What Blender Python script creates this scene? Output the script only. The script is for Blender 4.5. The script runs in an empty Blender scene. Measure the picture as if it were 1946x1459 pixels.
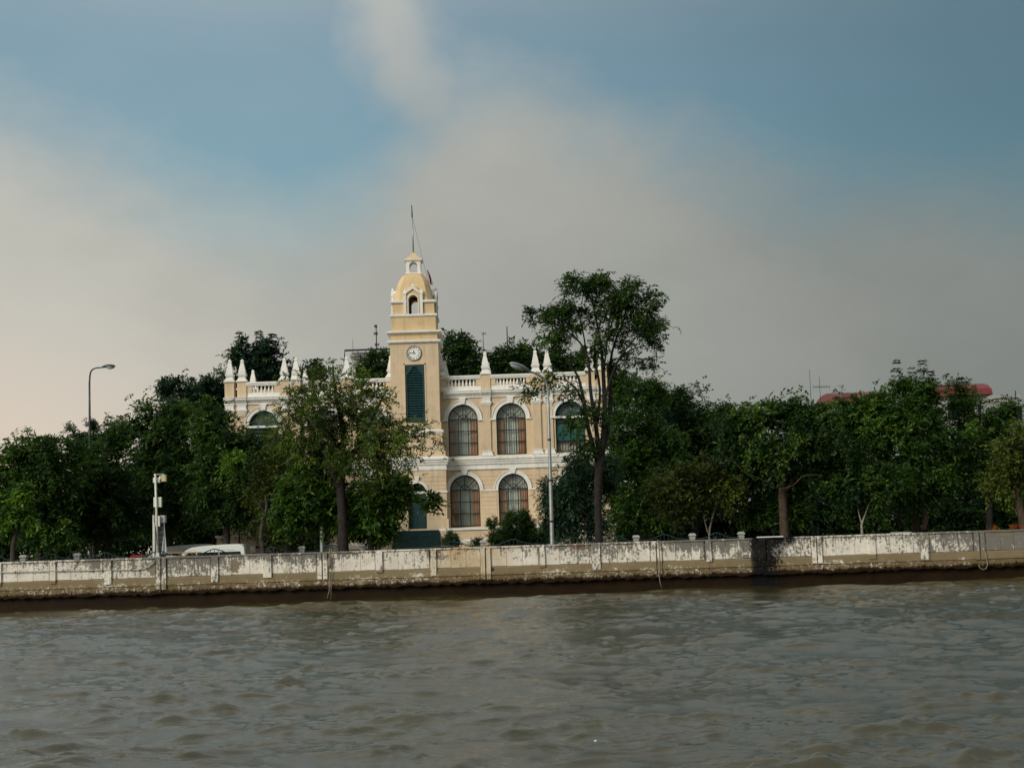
import bpy, math, random
import numpy as np
from mathutils import Matrix, Vector, Euler

# ------------------------------------------------------------------ camera
S = bpy.context.scene
COL = S.collection
F, CX, CY, EYE = 2700.0, 973.0, 729.5, 2.59
PITCH = math.atan((1025 - CY) / F)
ROLL = math.radians(-1.85)
CAMROT = Matrix.Rotation(math.pi / 2 + PITCH, 3, 'X') @ Matrix.Rotation(ROLL, 3, 'Z')
cam_data = bpy.data.cameras.new('camera')
cam = bpy.data.objects.new('camera', cam_data)
COL.objects.link(cam)
cam.location = (0, 0, EYE)
cam.rotation_euler = CAMROT.to_euler()
cam_data.sensor_width = 36.0
cam_data.lens = 36.0 * F / 1946.0
cam_data.clip_start = 0.1
cam_data.clip_end = 3000
S.camera = cam

# ------------------------------------------------------------------ light, sky, exposure
SUN_AZ = math.radians(-138)      # measured from +Y (view direction), negative = left
SUN_EL = math.radians(24)
sun_dir = Vector((math.sin(SUN_AZ) * math.cos(SUN_EL), math.cos(SUN_AZ) * math.cos(SUN_EL), math.sin(SUN_EL)))
sd = bpy.data.lights.new('sun', 'SUN')
sd.energy = 1.4
sd.angle = math.radians(26)
sd.color = (1.0, 0.94, 0.84)
sun = bpy.data.objects.new('sun', sd)
COL.objects.link(sun)
sun.rotation_euler = sun_dir.to_track_quat('Z', 'Y').to_euler()
S.view_settings.view_transform = 'Standard'
S.view_settings.look = 'None'
S.view_settings.exposure = 0.8
S.view_settings.gamma = 1.0
S.view_settings.use_curve_mapping = False


class NT:
    """tiny helper for node trees"""
    def __init__(self, tree):
        self.t = tree
        self.n = tree.nodes
        self.l = tree.links

    def node(self, typ, **kw):
        nd = self.n.new(typ)
        for k, v in kw.items():
            setattr(nd, k, v)
        return nd

    def put(self, sock, v):
        if hasattr(v, 'is_linked'):
            self.l.new(v, sock)
        elif v is not None:
            sock.default_value = v

    def m(self, op, a, b=None, c=None, clamp=False):
        nd = self.node('ShaderNodeMath', operation=op, use_clamp=clamp)
        self.put(nd.inputs[0], a)
        if b is not None:
            self.put(nd.inputs[1], b)
        if c is not None:
            self.put(nd.inputs[2], c)
        return nd.outputs[0]

    def vm(self, op, a, b=None):
        nd = self.node('ShaderNodeVectorMath', operation=op)
        self.put(nd.inputs[0], a)
        if b is not None:
            self.put(nd.inputs[1], b)
        return nd.outputs[1] if op in ('DOT_PRODUCT', 'LENGTH') else nd.outputs[0]

    def mix(self, f, a, b, blend='MIX'):
        nd = self.node('ShaderNodeMix', data_type='RGBA', blend_type=blend)
        self.put(nd.inputs['Factor'], f)
        self.put(nd.inputs[6], (*a, 1) if isinstance(a, tuple) and len(a) == 3 else a)
        self.put(nd.inputs[7], (*b, 1) if isinstance(b, tuple) and len(b) == 3 else b)
        return nd.outputs[2]

    def step(self, v, lo, hi, a=0.0, b=1.0):
        nd = self.node('ShaderNodeMapRange', interpolation_type='SMOOTHSTEP')
        self.put(nd.inputs[0], v)
        nd.inputs[1].default_value = lo
        nd.inputs[2].default_value = hi
        nd.inputs[3].default_value = a
        nd.inputs[4].default_value = b
        return nd.outputs[0]

    def noise(self, vec, scale, detail=4, rough=0.55, dist=0.0):
        nd = self.node('ShaderNodeTexNoise')
        self.put(nd.inputs['Vector'], vec)
        nd.inputs['Scale'].default_value = scale
        nd.inputs['Detail'].default_value = detail
        nd.inputs['Roughness'].default_value = rough
        nd.inputs['Distortion'].default_value = dist
        return nd.outputs[0]

    def sep(self, v):
        nd = self.node('ShaderNodeSeparateXYZ')
        self.put(nd.inputs[0], v)
        return nd.outputs

    def comb(self, x, y, z):
        nd = self.node('ShaderNodeCombineXYZ')
        for i, v in enumerate((x, y, z)):
            self.put(nd.inputs[i], v)
        return nd.outputs[0]


world = bpy.data.worlds.new('World')
S.world = world
world.use_nodes = True
w = NT(world.node_tree)
w.n.clear()
out = w.node('ShaderNodeOutputWorld')
bg = w.node('ShaderNodeBackground')
w.l.new(bg.outputs[0], out.inputs[0])
sky = w.node('ShaderNodeTexSky', sky_type='NISHITA', sun_disc=False)
sky.sun_elevation = SUN_EL
sky.sun_rotation = SUN_AZ
sky.air_density = 1.4
sky.dust_density = 0.6
sky.ozone_density = 2.5
tc = w.node('ShaderNodeTexCoord')
dirv = tc.outputs['Generated']
dx, dy, dz = w.sep(dirv)
el = w.m('MULTIPLY', w.m('ARCSINE', dz), 57.2958)
az = w.m('MULTIPLY', w.m('ARCTAN2', dx, dy), 57.2958)
warp1 = w.m('SUBTRACT', w.noise(dirv, 4.0, 5, 0.55), 0.5)
warp2 = w.m('SUBTRACT', w.noise(w.vm('ADD', dirv, (7.3, 1.1, 4.2)), 5.0, 5, 0.55), 0.5)
elw = w.m('ADD', el, w.m('MULTIPLY', warp1, 9.0))
azw = w.m('ADD', az, w.m('MULTIPLY', warp2, 11.0))


def blob(a0, e0, sa, se, tilt=0.0):
    da = w.m('SUBTRACT', azw, a0)
    de = w.m('SUBTRACT', elw, e0)
    if tilt:
        da = w.m('SUBTRACT', da, w.m('MULTIPLY', de, tilt))
    q = w.m('ADD', w.m('POWER', w.m('DIVIDE', da, sa), 2.0), w.m('POWER', w.m('DIVIDE', de, se), 2.0))
    return w.m('POWER', 2.71828, w.m('MULTIPLY', q, -1.0))


# a bank of grey cloud along the horizon whose upper edge steps up to the right, a plume rising from it
fine = w.m('SUBTRACT', w.noise(w.vm('MULTIPLY', dirv, (1.0, 1.0, 1.5)), 16.0, 6, 0.6), 0.5)
elf = w.m('ADD', w.m('ADD', el, w.m('MULTIPLY', warp1, 5.0)), w.m('MULTIPLY', fine, 2.6))
azf = w.m('ADD', w.m('ADD', az, w.m('MULTIPLY', warp2, 6.0)), w.m('MULTIPLY', fine, 2.0))
edge_l = w.m('ADD', 13.2, w.step(azf, -9.0, -21.0, 0.0, 3.2))
edge_r = w.m('MAXIMUM', w.m('SUBTRACT', 19.6, w.m('MULTIPLY', w.m('ADD', azf, 2.6), 0.46)), 12.6)
tstep = w.step(azf, -7.0, -0.8)
edge = w.m('ADD', w.m('MULTIPLY', edge_l, w.m('SUBTRACT', 1.0, tstep)), w.m('MULTIPLY', edge_r, tstep))
cover = w.step(w.m('SUBTRACT', elf, edge), 4.2, -3.6)
cover = w.m('MAXIMUM', cover, w.m('MULTIPLY', blob(-4.4, 21.5, 2.4, 6.5, -0.25), 0.78))
high = w.step(w.noise(w.vm('MULTIPLY', dirv, (1.0, 1.0, 2.2)), 2.2, 6, 0.6), 0.30, 0.58, 0.50, 0.95)
cover = w.m('MAXIMUM', cover, w.m('MULTIPLY', high, w.step(el, 19.0, 28.0, 0.12, 1.0)))
cover = w.m('ADD', w.m('MULTIPLY', cover, 0.74), 0.23, clamp=True)
side = w.vm('DOT_PRODUCT', dirv, (math.sin(math.radians(-78)), math.cos(math.radians(-78)), 0.0))
glow = w.step(side, -0.30, 0.62)
ccol = w.mix(glow, (0.118, 0.126, 0.119), (0.305, 0.296, 0.264))
warm = w.m('MULTIPLY', w.step(el, 12.0, 0.0), w.step(side, 0.25, 0.62))
ccol = w.mix(w.m('MULTIPLY', warm, 0.85), ccol, (0.46, 0.350, 0.268))
shade = w.step(w.noise(w.vm('MULTIPLY', dirv, (1.0, 1.0, 1.6)), 3.0, 6, 0.6), 0.3, 0.7, 0.90, 1.08)
ccol = w.mix(1.0, ccol, w.comb(shade, shade, shade), 'MULTIPLY')
blue = w.mix(1.0, sky.outputs[0], (0.027, 0.052, 0.055), 'MULTIPLY')
blue = w.mix(1.0, blue, w.comb(*[w.step(side, -0.3, 0.5, 0.42, 1.02)] * 3), 'MULTIPLY')
ccol = w.mix(w.step(el, 18.0, 40.0, 0.0, 0.7), ccol, (0.255, 0.270, 0.272))
lift = w.step(el, 13.0, 34.0, 1.0, 1.75)
ccol = w.mix(1.0, ccol, w.comb(lift, lift, lift), 'MULTIPLY')
final = w.mix(cover, blue, ccol)
w.l.new(final, bg.inputs[0])
bg.inputs[1].default_value = 1.0


# ------------------------------------------------------------------ pixel helpers
def P(px, py, Y):
    """point where the ray through a photo pixel meets the vertical plane at distance Y"""
    d = CAMROT @ Vector(((px - CX) / F, -(py - CY) / F, -1.0))
    t = Y / d.y
    return Vector((d.x * t, Y, EYE + d.z * t))


def PXZ(px, py, Y):
    p = P(px, py, Y)
    return p.x, p.z


# ------------------------------------------------------------------ object helpers
ORIG = {}


def tag(o, label=None, cat=None, group=None, kind=None):
    if label:
        o['label'] = label
    if cat:
        o['category'] = cat
    if group:
        o['group'] = group
    if kind:
        o['kind'] = kind
    return o


def thing(name, loc, label, cat, group=None):
    o = bpy.data.objects.new(name, None)
    COL.objects.link(o)
    o.empty_display_size = 0.3
    o.location = loc
    ORIG[o.name] = Vector(loc)
    return tag(o, label, cat, group)


def link_mesh(name, me, parent=None, loc=None):
    o = bpy.data.objects.new(name, me)
    COL.objects.link(o)
    if parent is not None:
        o.parent = parent
        org = ORIG[parent.name]
        if loc is not None:
            o.location = Vector(loc) - org
            ORIG[o.name] = Vector(loc)
        else:
            ORIG[o.name] = org
    else:
        if loc is not None:
            o.location = loc
        ORIG[o.name] = Vector(loc) if loc is not None else Vector((0, 0, 0))
    return o


def copy_tree(o, parent=None, offset=None):
    c = o.copy()
    COL.objects.link(c)
    if parent is not None:
        c.parent = parent
    if offset is not None:
        c.location = o.location + Vector(offset)
    ORIG[c.name] = ORIG[o.name] + Vector(offset or (0, 0, 0))
    for ch in o.children:
        copy_tree(ch, c)
    return c


class MB:
    def __init__(self, off=(0, 0, 0)):
        self.v = []
        self.f = []
        self.off = off

    def vert(self, x, y, z):
        self.v.append((x + self.off[0], y + self.off[1], z + self.off[2]))
        return len(self.v) - 1

    def box(self, x0, x1, y0, y1, z0, z1):
        i = len(self.v)
        for z in (z0, z1):
            for x, y in ((x0, y0), (x1, y0), (x1, y1), (x0, y1)):
                self.vert(x, y, z)
        self.f += [(i, i + 3, i + 2, i + 1), (i + 4, i + 5, i + 6, i + 7), (i, i + 1, i + 5, i + 4),
                   (i + 1, i + 2, i + 6, i + 5), (i + 2, i + 3, i + 7, i + 6), (i + 3, i, i + 4, i + 7)]
        return self

    def loft(self, rings, cap=True, closed=True):
        idx = []
        for r in rings:
            idx.append([self.vert(*p) for p in r])
        n = len(rings[0])
        for a, b in zip(idx, idx[1:]):
            for k in range(n if closed else n - 1):
                self.f.append((a[k], a[(k + 1) % n], b[(k + 1) % n], b[k]))
        if cap:
            self.f.append(tuple(reversed(idx[0])))
            self.f.append(tuple(idx[-1]))
        return self

    def sq(self, cx, cy, secs):
        """stack of square sections [(z, half width x, half width y)]"""
        return self.loft([[(cx - s[1], cy - s[-1], s[0]), (cx + s[1], cy - s[-1], s[0]),
                           (cx + s[1], cy + s[-1], s[0]), (cx - s[1], cy + s[-1], s[0])] for s in secs])

    def lathe(self, cx, cy, prof, n=12):
        return self.loft([[(cx + r * math.cos(2 * math.pi * k / n), cy + r * math.sin(2 * math.pi * k / n), z)
                           for k in range(n)] for z, r in prof])

    def tube(self, pts, rad, n=6):
        pts = [Vector(p) for p in pts]
        if not hasattr(rad, '__len__'):
            rad = [rad] * len(pts)
        rings = []
        for i, p in enumerate(pts):
            t = (pts[min(i + 1, len(pts) - 1)] - pts[max(i - 1, 0)])
            if t.length < 1e-9:
                t = Vector((0, 0, 1))
            t.normalize()
            ref = Vector((0, 1, 0)) if abs(t.y) < 0.9 else Vector((1, 0, 0))
            u = t.cross(ref).normalized()
            v = u.cross(t)
            rings.append([tuple(p + (u * math.cos(2 * math.pi * k / n) - v * math.sin(2 * math.pi * k / n)) * rad[i])
                          for k in range(n)])
        return self.loft(rings)

    def prof_x(self, x0, x1, prof):
        """(y, z) outline extruded along x"""
        return self.loft([[(x0, y, z) for y, z in prof], [(x1, y, z) for y, z in prof]])

    def prof_y(self, y0, y1, prof):
        return self.loft([[(x, y0, z) for x, z in prof], [(x, y1, z) for x, z in prof]])

    def ring_arch(self, cx, zs, r0, r1, y0, y1, n=20, a0=0.0, a1=math.pi):
        rings = []
        for k in range(n + 1):
            a = a0 + (a1 - a0) * k / n
            c, s = math.cos(a), math.sin(a)
            rings.append([(cx + r0 * c, y0, zs + r0 * s), (cx + r1 * c, y0, zs + r1 * s),
                          (cx + r1 * c, y1, zs + r1 * s), (cx + r0 * c, y1, zs + r0 * s)])
        return self.loft(rings)

    def arch_wall(self, x0, x1, z0, z1, cx, r, zb, zs, y, dep, n=18):
        """wall face with one round-headed opening and its reveals"""
        V = self.vert

        def quad(a, b, c, d):
            self.f.append((V(*a), V(*b), V(*c), V(*d)))
        L, R = cx - r, cx + r
        if L > x0:
            quad((x0, y, z0), (L, y, z0), (L, y, z1), (x0, y, z1))
        if R < x1:
            quad((R, y, z0), (x1, y, z0), (x1, y, z1), (R, y, z1))
        if zb > z0:
            quad((L, y, z0), (R, y, z0), (R, y, zb), (L, y, zb))
        pts = [(cx - r * math.cos(math.pi * k / n), zs + r * math.sin(math.pi * k / n)) for k in range(n + 1)]
        for (xa, za), (xb, zb_) in zip(pts, pts[1:]):
            quad((xa, y, za), (xb, y, zb_), (xb, y, z1), (xa, y, z1))
            quad((xa, y, za), (xa, y + dep, za), (xb, y + dep, zb_), (xb, y, zb_))
        quad((L, y, zb), (L, y + dep, zb), (L, y + dep, zs), (L, y, zs))
        quad((R, y, zb), (R, y, zs), (R, y + dep, zs), (R, y + dep, zb))
        quad((L, y, zb), (R, y, zb), (R, y + dep, zb), (L, y + dep, zb))
        return self

    def mesh(self, name, mat, origin=(0, 0, 0), smooth=False):
        me = bpy.data.meshes.new(name)
        o = Vector(origin)
        me.from_pydata([(x - o.x, y - o.y, z - o.z) for x, y, z in self.v], [], self.f)
        if mat is not None:
            me.materials.append(mat)
        if smooth:
            me.polygons.foreach_set('use_smooth', [True] * len(me.polygons))
        me.update()
        return me

    def build(self, name, mat, parent=None, smooth=False, loc=None):
        if parent is not None:
            org = ORIG[parent.name]
            return link_mesh(name, self.mesh(name, mat, org if loc is None else loc, smooth), parent, loc)
        loc = loc or (0, 0, 0)
        return link_mesh(name, self.mesh(name, mat, loc, smooth), None, loc)


# ------------------------------------------------------------------ materials
MATS = {}


def mat_base(name):
    m = bpy.data.materials.new(name)
    m.use_nodes = True
    t = NT(m.node_tree)
    b = t.n['Principled BSDF']
    MATS[name] = m
    return m, t, b


def plain(name, col, rough=0.6, metal=0.0, var=0.12, scale=3.0, spec=0.4, bump=0.0):
    m, t, b = mat_base(name)
    g = t.node('ShaderNodeNewGeometry')
    n1 = t.noise(g.outputs['Position'], scale, 5, 0.6)
    f = t.step(n1, 0.3, 0.7)
    dark = tuple(c * (1 - var) for c in col)
    light = tuple(min(1, c * (1 + var)) for c in col)
    t.put(b.inputs['Base Color'], t.mix(f, dark, light))
    b.inputs['Roughness'].default_value = rough
    b.inputs['Metallic'].default_value = metal
    b.inputs['Specular IOR Level'].default_value = spec
    if bump:
        bp = t.node('ShaderNodeBump')
        bp.inputs['Strength'].default_value = bump
        bp.inputs['Distance'].default_value = 0.02
        t.put(bp.inputs['Height'], t.noise(g.outputs['Position'], scale * 8, 4))
        t.put(b.inputs['Normal'], bp.outputs[0])
    return m


def painted(name, col, dirt, amt=0.35, rough=0.75):
    """painted render with faint rain streaks and patches"""
    m, t, b = mat_base(name)
    g = t.node('ShaderNodeNewGeometry')
    pos = g.outputs['Position']
    streak = t.noise(t.vm('MULTIPLY', pos, (5.0, 5.0, 0.5)), 1.0, 5, 0.6)
    patch = t.noise(pos, 0.55, 5, 0.6)
    f = t.m('MULTIPLY', t.step(streak, 0.42, 0.8), t.step(patch, 0.35, 0.75))
    base = t.mix(t.step(t.noise(pos, 1.7, 5, 0.65), 0.3, 0.7), tuple(c * 0.93 for c in col), tuple(min(1, c * 1.05) for c in col))
    t.put(b.inputs['Base Color'], t.mix(t.m('MULTIPLY', f, amt * 2), base, dirt))
    b.inputs['Roughness'].default_value = rough
    b.inputs['Specular IOR Level'].default_value = 0.2
    bp = t.node('ShaderNodeBump')
    bp.inputs['Strength'].default_value = 0.25
    bp.inputs['Distance'].default_value = 0.01
    t.put(bp.inputs['Height'], t.noise(pos, 12, 4))
    t.put(b.inputs['Normal'], bp.outputs[0])
    return m


CREAM = painted('cream render', (0.63, 0.488, 0.322), (0.34, 0.28, 0.20), 0.55)
CREAM_UP = painted('yellow cream render', (0.63, 0.462, 0.255), (0.36, 0.28, 0.17), 0.5)
WHITE = painted('white trim paint', (0.76, 0.74, 0.68), (0.38, 0.36, 0.31), 0.5)
GREEN = plain('dark green paint', (0.008, 0.040, 0.042), 0.5, var=0.25)
GREEN_P = plain('teal green panel paint', (0.010, 0.085, 0.075), 0.5, var=0.2)
BLACK = plain('black window metal', (0.012, 0.016, 0.018), 0.45)
DARK = plain('dark interior', (0.02, 0.018, 0.015), 0.9)
CURT_W = plain('sheer grey curtain', (0.66, 0.66, 0.60), 0.9, var=0.08)
CURT_B = plain('brown drape', (0.50, 0.25, 0.12), 0.9, var=0.15)
GOLD = plain('gilt letter', (0.60, 0.33, 0.05), 0.35, 0.4)
CLOCKF = plain('clock dial', (0.78, 0.77, 0.70), 0.5, var=0.04)
GREY_M = plain('galvanised steel', (0.36, 0.37, 0.36), 0.45, 0.55, var=0.15, scale=6)
DARK_M = plain('dark lamp metal', (0.045, 0.055, 0.06), 0.4, 0.4)
LAMPG = plain('lamp lens', (0.50, 0.52, 0.50), 0.2)
BOXW = plain('off white equipment box', (0.62, 0.61, 0.52), 0.5, var=0.1, scale=8)
BOXY = plain('yellowed lamp housing', (0.50, 0.43, 0.24), 0.5, var=0.15, scale=8)
IRON_G = plain('green fence iron', (0.012, 0.035, 0.036), 0.45, 0.2)
POSTW = painted('white fence post paint', (0.35, 0.345, 0.32), (0.13, 0.125, 0.11), 0.7)
BARK = plain('grey brown bark', (0.045, 0.034, 0.026), 0.9, var=0.45, scale=5, bump=0.8)
BARK_D = plain('blackish bark', (0.022, 0.017, 0.014), 0.95, var=0.4, scale=5, bump=0.8)
BARK_R = plain('reddish bark', (0.060, 0.038, 0.024), 0.9, var=0.4, scale=5, bump=0.8)
BARK_P = plain('pale bare bark', (0.26, 0.23, 0.18), 0.9, var=0.3, scale=5, bump=0.6)
VANW = plain('white van paint', (0.80, 0.81, 0.75), 0.25, var=0.03, spec=0.5)
LILAC = plain('pale lilac car paint', (0.55, 0.50, 0.58), 0.25, var=0.03)
REDP = plain('red car paint', (0.50, 0.02, 0.03), 0.3, var=0.05)
CARD = plain('black car paint', (0.008, 0.009, 0.012), 0.2, var=0.05)
TYRE = plain('tyre rubber', (0.02, 0.02, 0.02), 0.85)
CGLASS = plain('dark car glass', (0.008, 0.009, 0.016), 0.08, var=0.0, spec=0.6)
YELLOW = plain('yellow rack steel', (0.45, 0.25, 0.06), 0.5, var=0.2)
CLOTH = plain('grey white cloth', (0.45, 0.46, 0.45), 0.9, var=0.12)
ROPE = plain('pale rope', (0.24, 0.205, 0.14), 0.9, var=0.3, scale=20)
REDROOF = plain('red metal roof', (0.16, 0.020, 0.022), 0.5, var=0.15)
FLAGR = plain('red flag cloth', (0.30, 0.015, 0.02), 0.8)
FLAGW = plain('white flag cloth', (0.55, 0.55, 0.55), 0.8)
FLAGB = plain('navy flag cloth', (0.02, 0.025, 0.10), 0.8)
CONC = plain('grey concrete building', (0.33, 0.32, 0.29), 0.85, var=0.2, scale=1)
STAIRG = plain('dark green stair covering', (0.007, 0.024, 0.022), 0.8, var=0.3, spec=0.2)
SCRIB = plain('faded red spray paint', (0.42, 0.17, 0.11), 0.8, var=0.4, scale=12)
ORANGE = plain('orange blossom', (0.65, 0.18, 0.01), 0.7, var=0.2)
LETTER = plain('grey lettering', (0.35, 0.36, 0.34), 0.6)


def glass_mat():
    m, t, b = mat_base('window glass')
    t.n.remove(b)
    o = t.n['Material Output']
    tr = t.node('ShaderNodeBsdfTransparent')
    tr.inputs[0].default_value = (0.86, 0.88, 0.86, 1)
    gl = t.node('ShaderNodeBsdfGlossy')
    gl.inputs['Roughness'].default_value = 0.02
    gl.inputs['Color'].default_value = (0.9, 0.9, 0.9, 1)
    lw = t.node('ShaderNodeLayerWeight')
    lw.inputs[0].default_value = 0.5
    sch = t.m('ADD', 0.03, t.m('MULTIPLY', t.m('POWER', lw.outputs['Facing'], 5.0), 0.6))
    g = t.node('ShaderNodeNewGeometry')
    bp = t.node('ShaderNodeBump')
    bp.inputs['Strength'].default_value = 0.15
    bp.inputs['Distance'].default_value = 0.02
    t.put(bp.inputs['Height'], t.noise(g.outputs['Position'], 2.5, 2))
    t.put(gl.inputs['Normal'], bp.outputs[0])
    mx = t.node('ShaderNodeMixShader')
    t.put(mx.inputs[0], t.m('ADD', sch, 0.03, clamp=True))
    t.l.new(tr.outputs[0], mx.inputs[1])
    t.l.new(gl.outputs[0], mx.inputs[2])
    t.l.new(mx.outputs[0], o.inputs[0])
    return m


GLASS = glass_mat()


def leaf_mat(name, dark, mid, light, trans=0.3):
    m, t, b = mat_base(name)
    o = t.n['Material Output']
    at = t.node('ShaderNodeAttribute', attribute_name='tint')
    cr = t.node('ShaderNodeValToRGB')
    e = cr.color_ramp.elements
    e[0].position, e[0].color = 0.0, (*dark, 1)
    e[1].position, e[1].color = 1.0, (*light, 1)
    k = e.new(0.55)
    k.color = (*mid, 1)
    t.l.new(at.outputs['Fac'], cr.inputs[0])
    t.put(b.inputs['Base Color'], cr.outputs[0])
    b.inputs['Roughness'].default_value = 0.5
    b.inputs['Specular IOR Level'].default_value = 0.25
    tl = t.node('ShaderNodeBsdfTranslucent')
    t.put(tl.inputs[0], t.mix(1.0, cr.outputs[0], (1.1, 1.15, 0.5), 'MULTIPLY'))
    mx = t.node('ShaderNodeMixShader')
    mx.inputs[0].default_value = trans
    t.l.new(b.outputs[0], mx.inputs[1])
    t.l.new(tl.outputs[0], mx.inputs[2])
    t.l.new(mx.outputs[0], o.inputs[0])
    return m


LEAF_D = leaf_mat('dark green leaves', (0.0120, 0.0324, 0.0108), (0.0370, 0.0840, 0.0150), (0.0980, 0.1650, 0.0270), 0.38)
LEAF_M = leaf_mat('mid green leaves', (0.0168, 0.0432, 0.0084), (0.0440, 0.1020, 0.0150), (0.1150, 0.2050, 0.0270), 0.38)
LEAF_O = leaf_mat('olive leaves', (0.0264, 0.0360, 0.0072), (0.0770, 0.1036, 0.0154), (0.1740, 0.2175, 0.0319), 0.38)
LEAF_F = leaf_mat('olive green feathery leaves', (0.0200, 0.0360, 0.0072), (0.0600, 0.0980, 0.0150), (0.1400, 0.2050, 0.0300), 0.38)
LEAF_B = leaf_mat('bluish green leaves', (0.0096, 0.0240, 0.0168), (0.0224, 0.0560, 0.0308), (0.0522, 0.1087, 0.0435), 0.38)
LEAF_L = leaf_mat('bright young leaves', (0.0360, 0.0780, 0.0096), (0.0980, 0.1960, 0.0210), (0.2030, 0.3335, 0.0435), 0.38)


def wall_mat(name='weathered flood wall', zg=1.40, zr=0.0):
    """old white limewash over concrete: mildew streaks, bare patches, tide stains, one burn mark"""
    m, t, b = mat_base(name)
    g = t.node('ShaderNodeNewGeometry')
    pos = g.outputs['Position']
    x, y, z = t.sep(pos)
    n_big = t.noise(pos, 0.22, 3, 0.5)
    n_mid = t.noise(pos, 1.3, 6, 0.65)
    n_fine = t.noise(pos, 9.0, 5, 0.7)
    streak = t.noise(t.vm('MULTIPLY', pos, (11.0, 2.0, 1.5)), 1.0, 7, 0.72)
    blot = t.noise(t.vm('MULTIPLY', pos, (1.6, 1.0, 1.2)), 2.2, 7, 0.75, 0.4)
    paint = t.mix(t.step(n_mid, 0.3, 0.7), (0.62, 0.56, 0.46), (0.78, 0.73, 0.635))
    # ochre run-off on one stretch
    och = t.m('MULTIPLY', t.step(t.m('ABSOLUTE', t.m('SUBTRACT', x, -2.2)), 2.6, 0.6), t.step(n_mid, 0.25, 0.6))
    paint = t.mix(t.m('MULTIPLY', och, 0.8), paint, (0.46, 0.31, 0.14))
    # mildew: heavy under the coping, in vertical runs
    topw = t.step(z, 1.25, 2.25)
    mil = t.m('ADD', t.m('MULTIPLY', streak, 0.55), t.m('MULTIPLY', blot, 0.55))
    mil = t.m('ADD', mil, t.m('MULTIPLY', t.m('POWER', topw, 2.0), 0.10))
    mil = t.m('ADD', mil, t.m('MULTIPLY', t.m('SUBTRACT', n_big, 0.5), 0.55))
    mil = t.m('ADD', mil, t.m('MULTIPLY', t.m('SUBTRACT', n_fine, 0.5), 0.55))
    # two stretches where the mildew covers most of the paint
    for c, wd, a in ((-15.0, 2.4, 0.10), (22.8, 2.4, 0.10), (15.0, 3.5, 0.02), (1.6, 3.0, 0.03)):
        mil = t.m('ADD', mil, t.m('MULTIPLY', t.step(t.m('ABSOLUTE', t.m('SUBTRACT', x, c)), wd, wd * 0.5), a))
    f_mil = t.step(mil, 0.562, 0.66)
    col = t.mix(t.m('MULTIPLY', f_mil, 0.86), paint, t.mix(n_fine, (0.030, 0.029, 0.026), (0.15, 0.138, 0.115)))
    runs = t.step(t.noise(t.vm('MULTIPLY', pos, (3.2, 1.0, 0.05)), 1.0, 4, 0.6), 0.60, 0.68)
    runs = t.m('MULTIPLY', runs, t.step(t.noise(t.vm('MULTIPLY', pos, (9.0, 1.0, 1.0)), 1.5, 6, 0.7), 0.40, 0.58))
    col = t.mix(t.m('MULTIPLY', runs, 0.75), col, (0.10, 0.085, 0.062))
    # bare concrete patches
    bare = t.step(t.noise(t.vm('ADD', pos, (31.0, 5.0, 2.0)), 0.75, 5, 0.6), 0.63, 0.66)
    col = t.mix(bare, col, t.mix(n_mid, (0.19, 0.155, 0.10), (0.26, 0.22, 0.15)))
    # grime on the lower band
    zj = t.m('ADD', z, t.m('MULTIPLY', t.m('SUBTRACT', t.noise(t.vm('MULTIPLY', pos, (2.2, 1.0, 0.4)), 1.5, 6, 0.7), 0.5), 0.55))
    fleck = t.noise(t.vm('MULTIPLY', pos, (1.0, 1.0, 1.3)), 5.0, 8, 0.8)
    fleck = t.m('ADD', fleck, t.m('MULTIPLY', t.m('SUBTRACT', 1.12, z), 0.55))
    fleck = t.m('ADD', fleck, t.m('MULTIPLY', t.m('SUBTRACT', n_mid, 0.5), 0.5))
    low = t.m('MULTIPLY', t.step(z, zg + 0.03, zg - 0.04), t.step(fleck, 0.64, 0.56))
    col = t.mix(low, col, t.mix(n_mid, (0.16, 0.12, 0.065), (0.27, 0.21, 0.12)))
    rust = t.step(zj, 1.12 - zr, 0.92 - zr)
    col = t.mix(t.m('MULTIPLY', rust, t.step(n_fine, 0.32, 0.5)), col, t.mix(n_mid, (0.10, 0.062, 0.024), (0.21, 0.160, 0.08)))
    wet = t.step(zj, 0.86, 0.72)
    col = t.mix(wet, col, t.mix(n_mid, (0.003, 0.003, 0.002), (0.034, 0.017, 0.005)))
    # burn mark
    nz = t.m('ADD', t.m('MULTIPLY', t.m('SUBTRACT', n_mid, 0.5), 1.8), t.m('MULTIPLY', t.m('SUBTRACT', n_fine, 0.5), 2.6))
    nz = t.m('ADD', nz, t.m('MULTIPLY', t.m('SUBTRACT', streak, 0.5), 1.6))
    bleft = t.step(t.m('ADD', x, t.m('MULTIPLY', nz, 0.22)), 10.62, 10.86)
    bright_ = t.m('SUBTRACT', t.m('ADD', x, nz), t.m('MULTIPLY', t.step(z, 1.55, 2.35), 0.8))
    burn = t.m('MULTIPLY', bleft, t.step(bright_, 12.35, 11.65))
    col = t.mix(t.m('MULTIPLY', burn, t.step(t.m('ADD', n_fine, t.m('MULTIPLY', streak, 0.4)), 0.86, 0.70, 0.80, 0.985)), col, (0.005, 0.005, 0.006))
    t.put(b.inputs['Base Color'], col)
    t.put(b.inputs['Roughness'], t.m('SUBTRACT', 0.9, t.m('MULTIPLY', wet, 0.35)))
    b.inputs['Specular IOR Level'].default_value = 0.1
    bp = t.node('ShaderNodeBump')
    bp.inputs['Strength'].default_value = 0.6
    bp.inputs['Distance'].default_value = 0.03
    t.put(bp.inputs['Height'], t.m('ADD', n_fine, t.m('MULTIPLY', f_mil, -0.4)))
    t.put(b.inputs['Normal'], bp.outputs[0])
    return m


WALLM = wall_mat()
RIBM = wall_mat('weathered wall rib', 1.08, 0.12)


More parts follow.
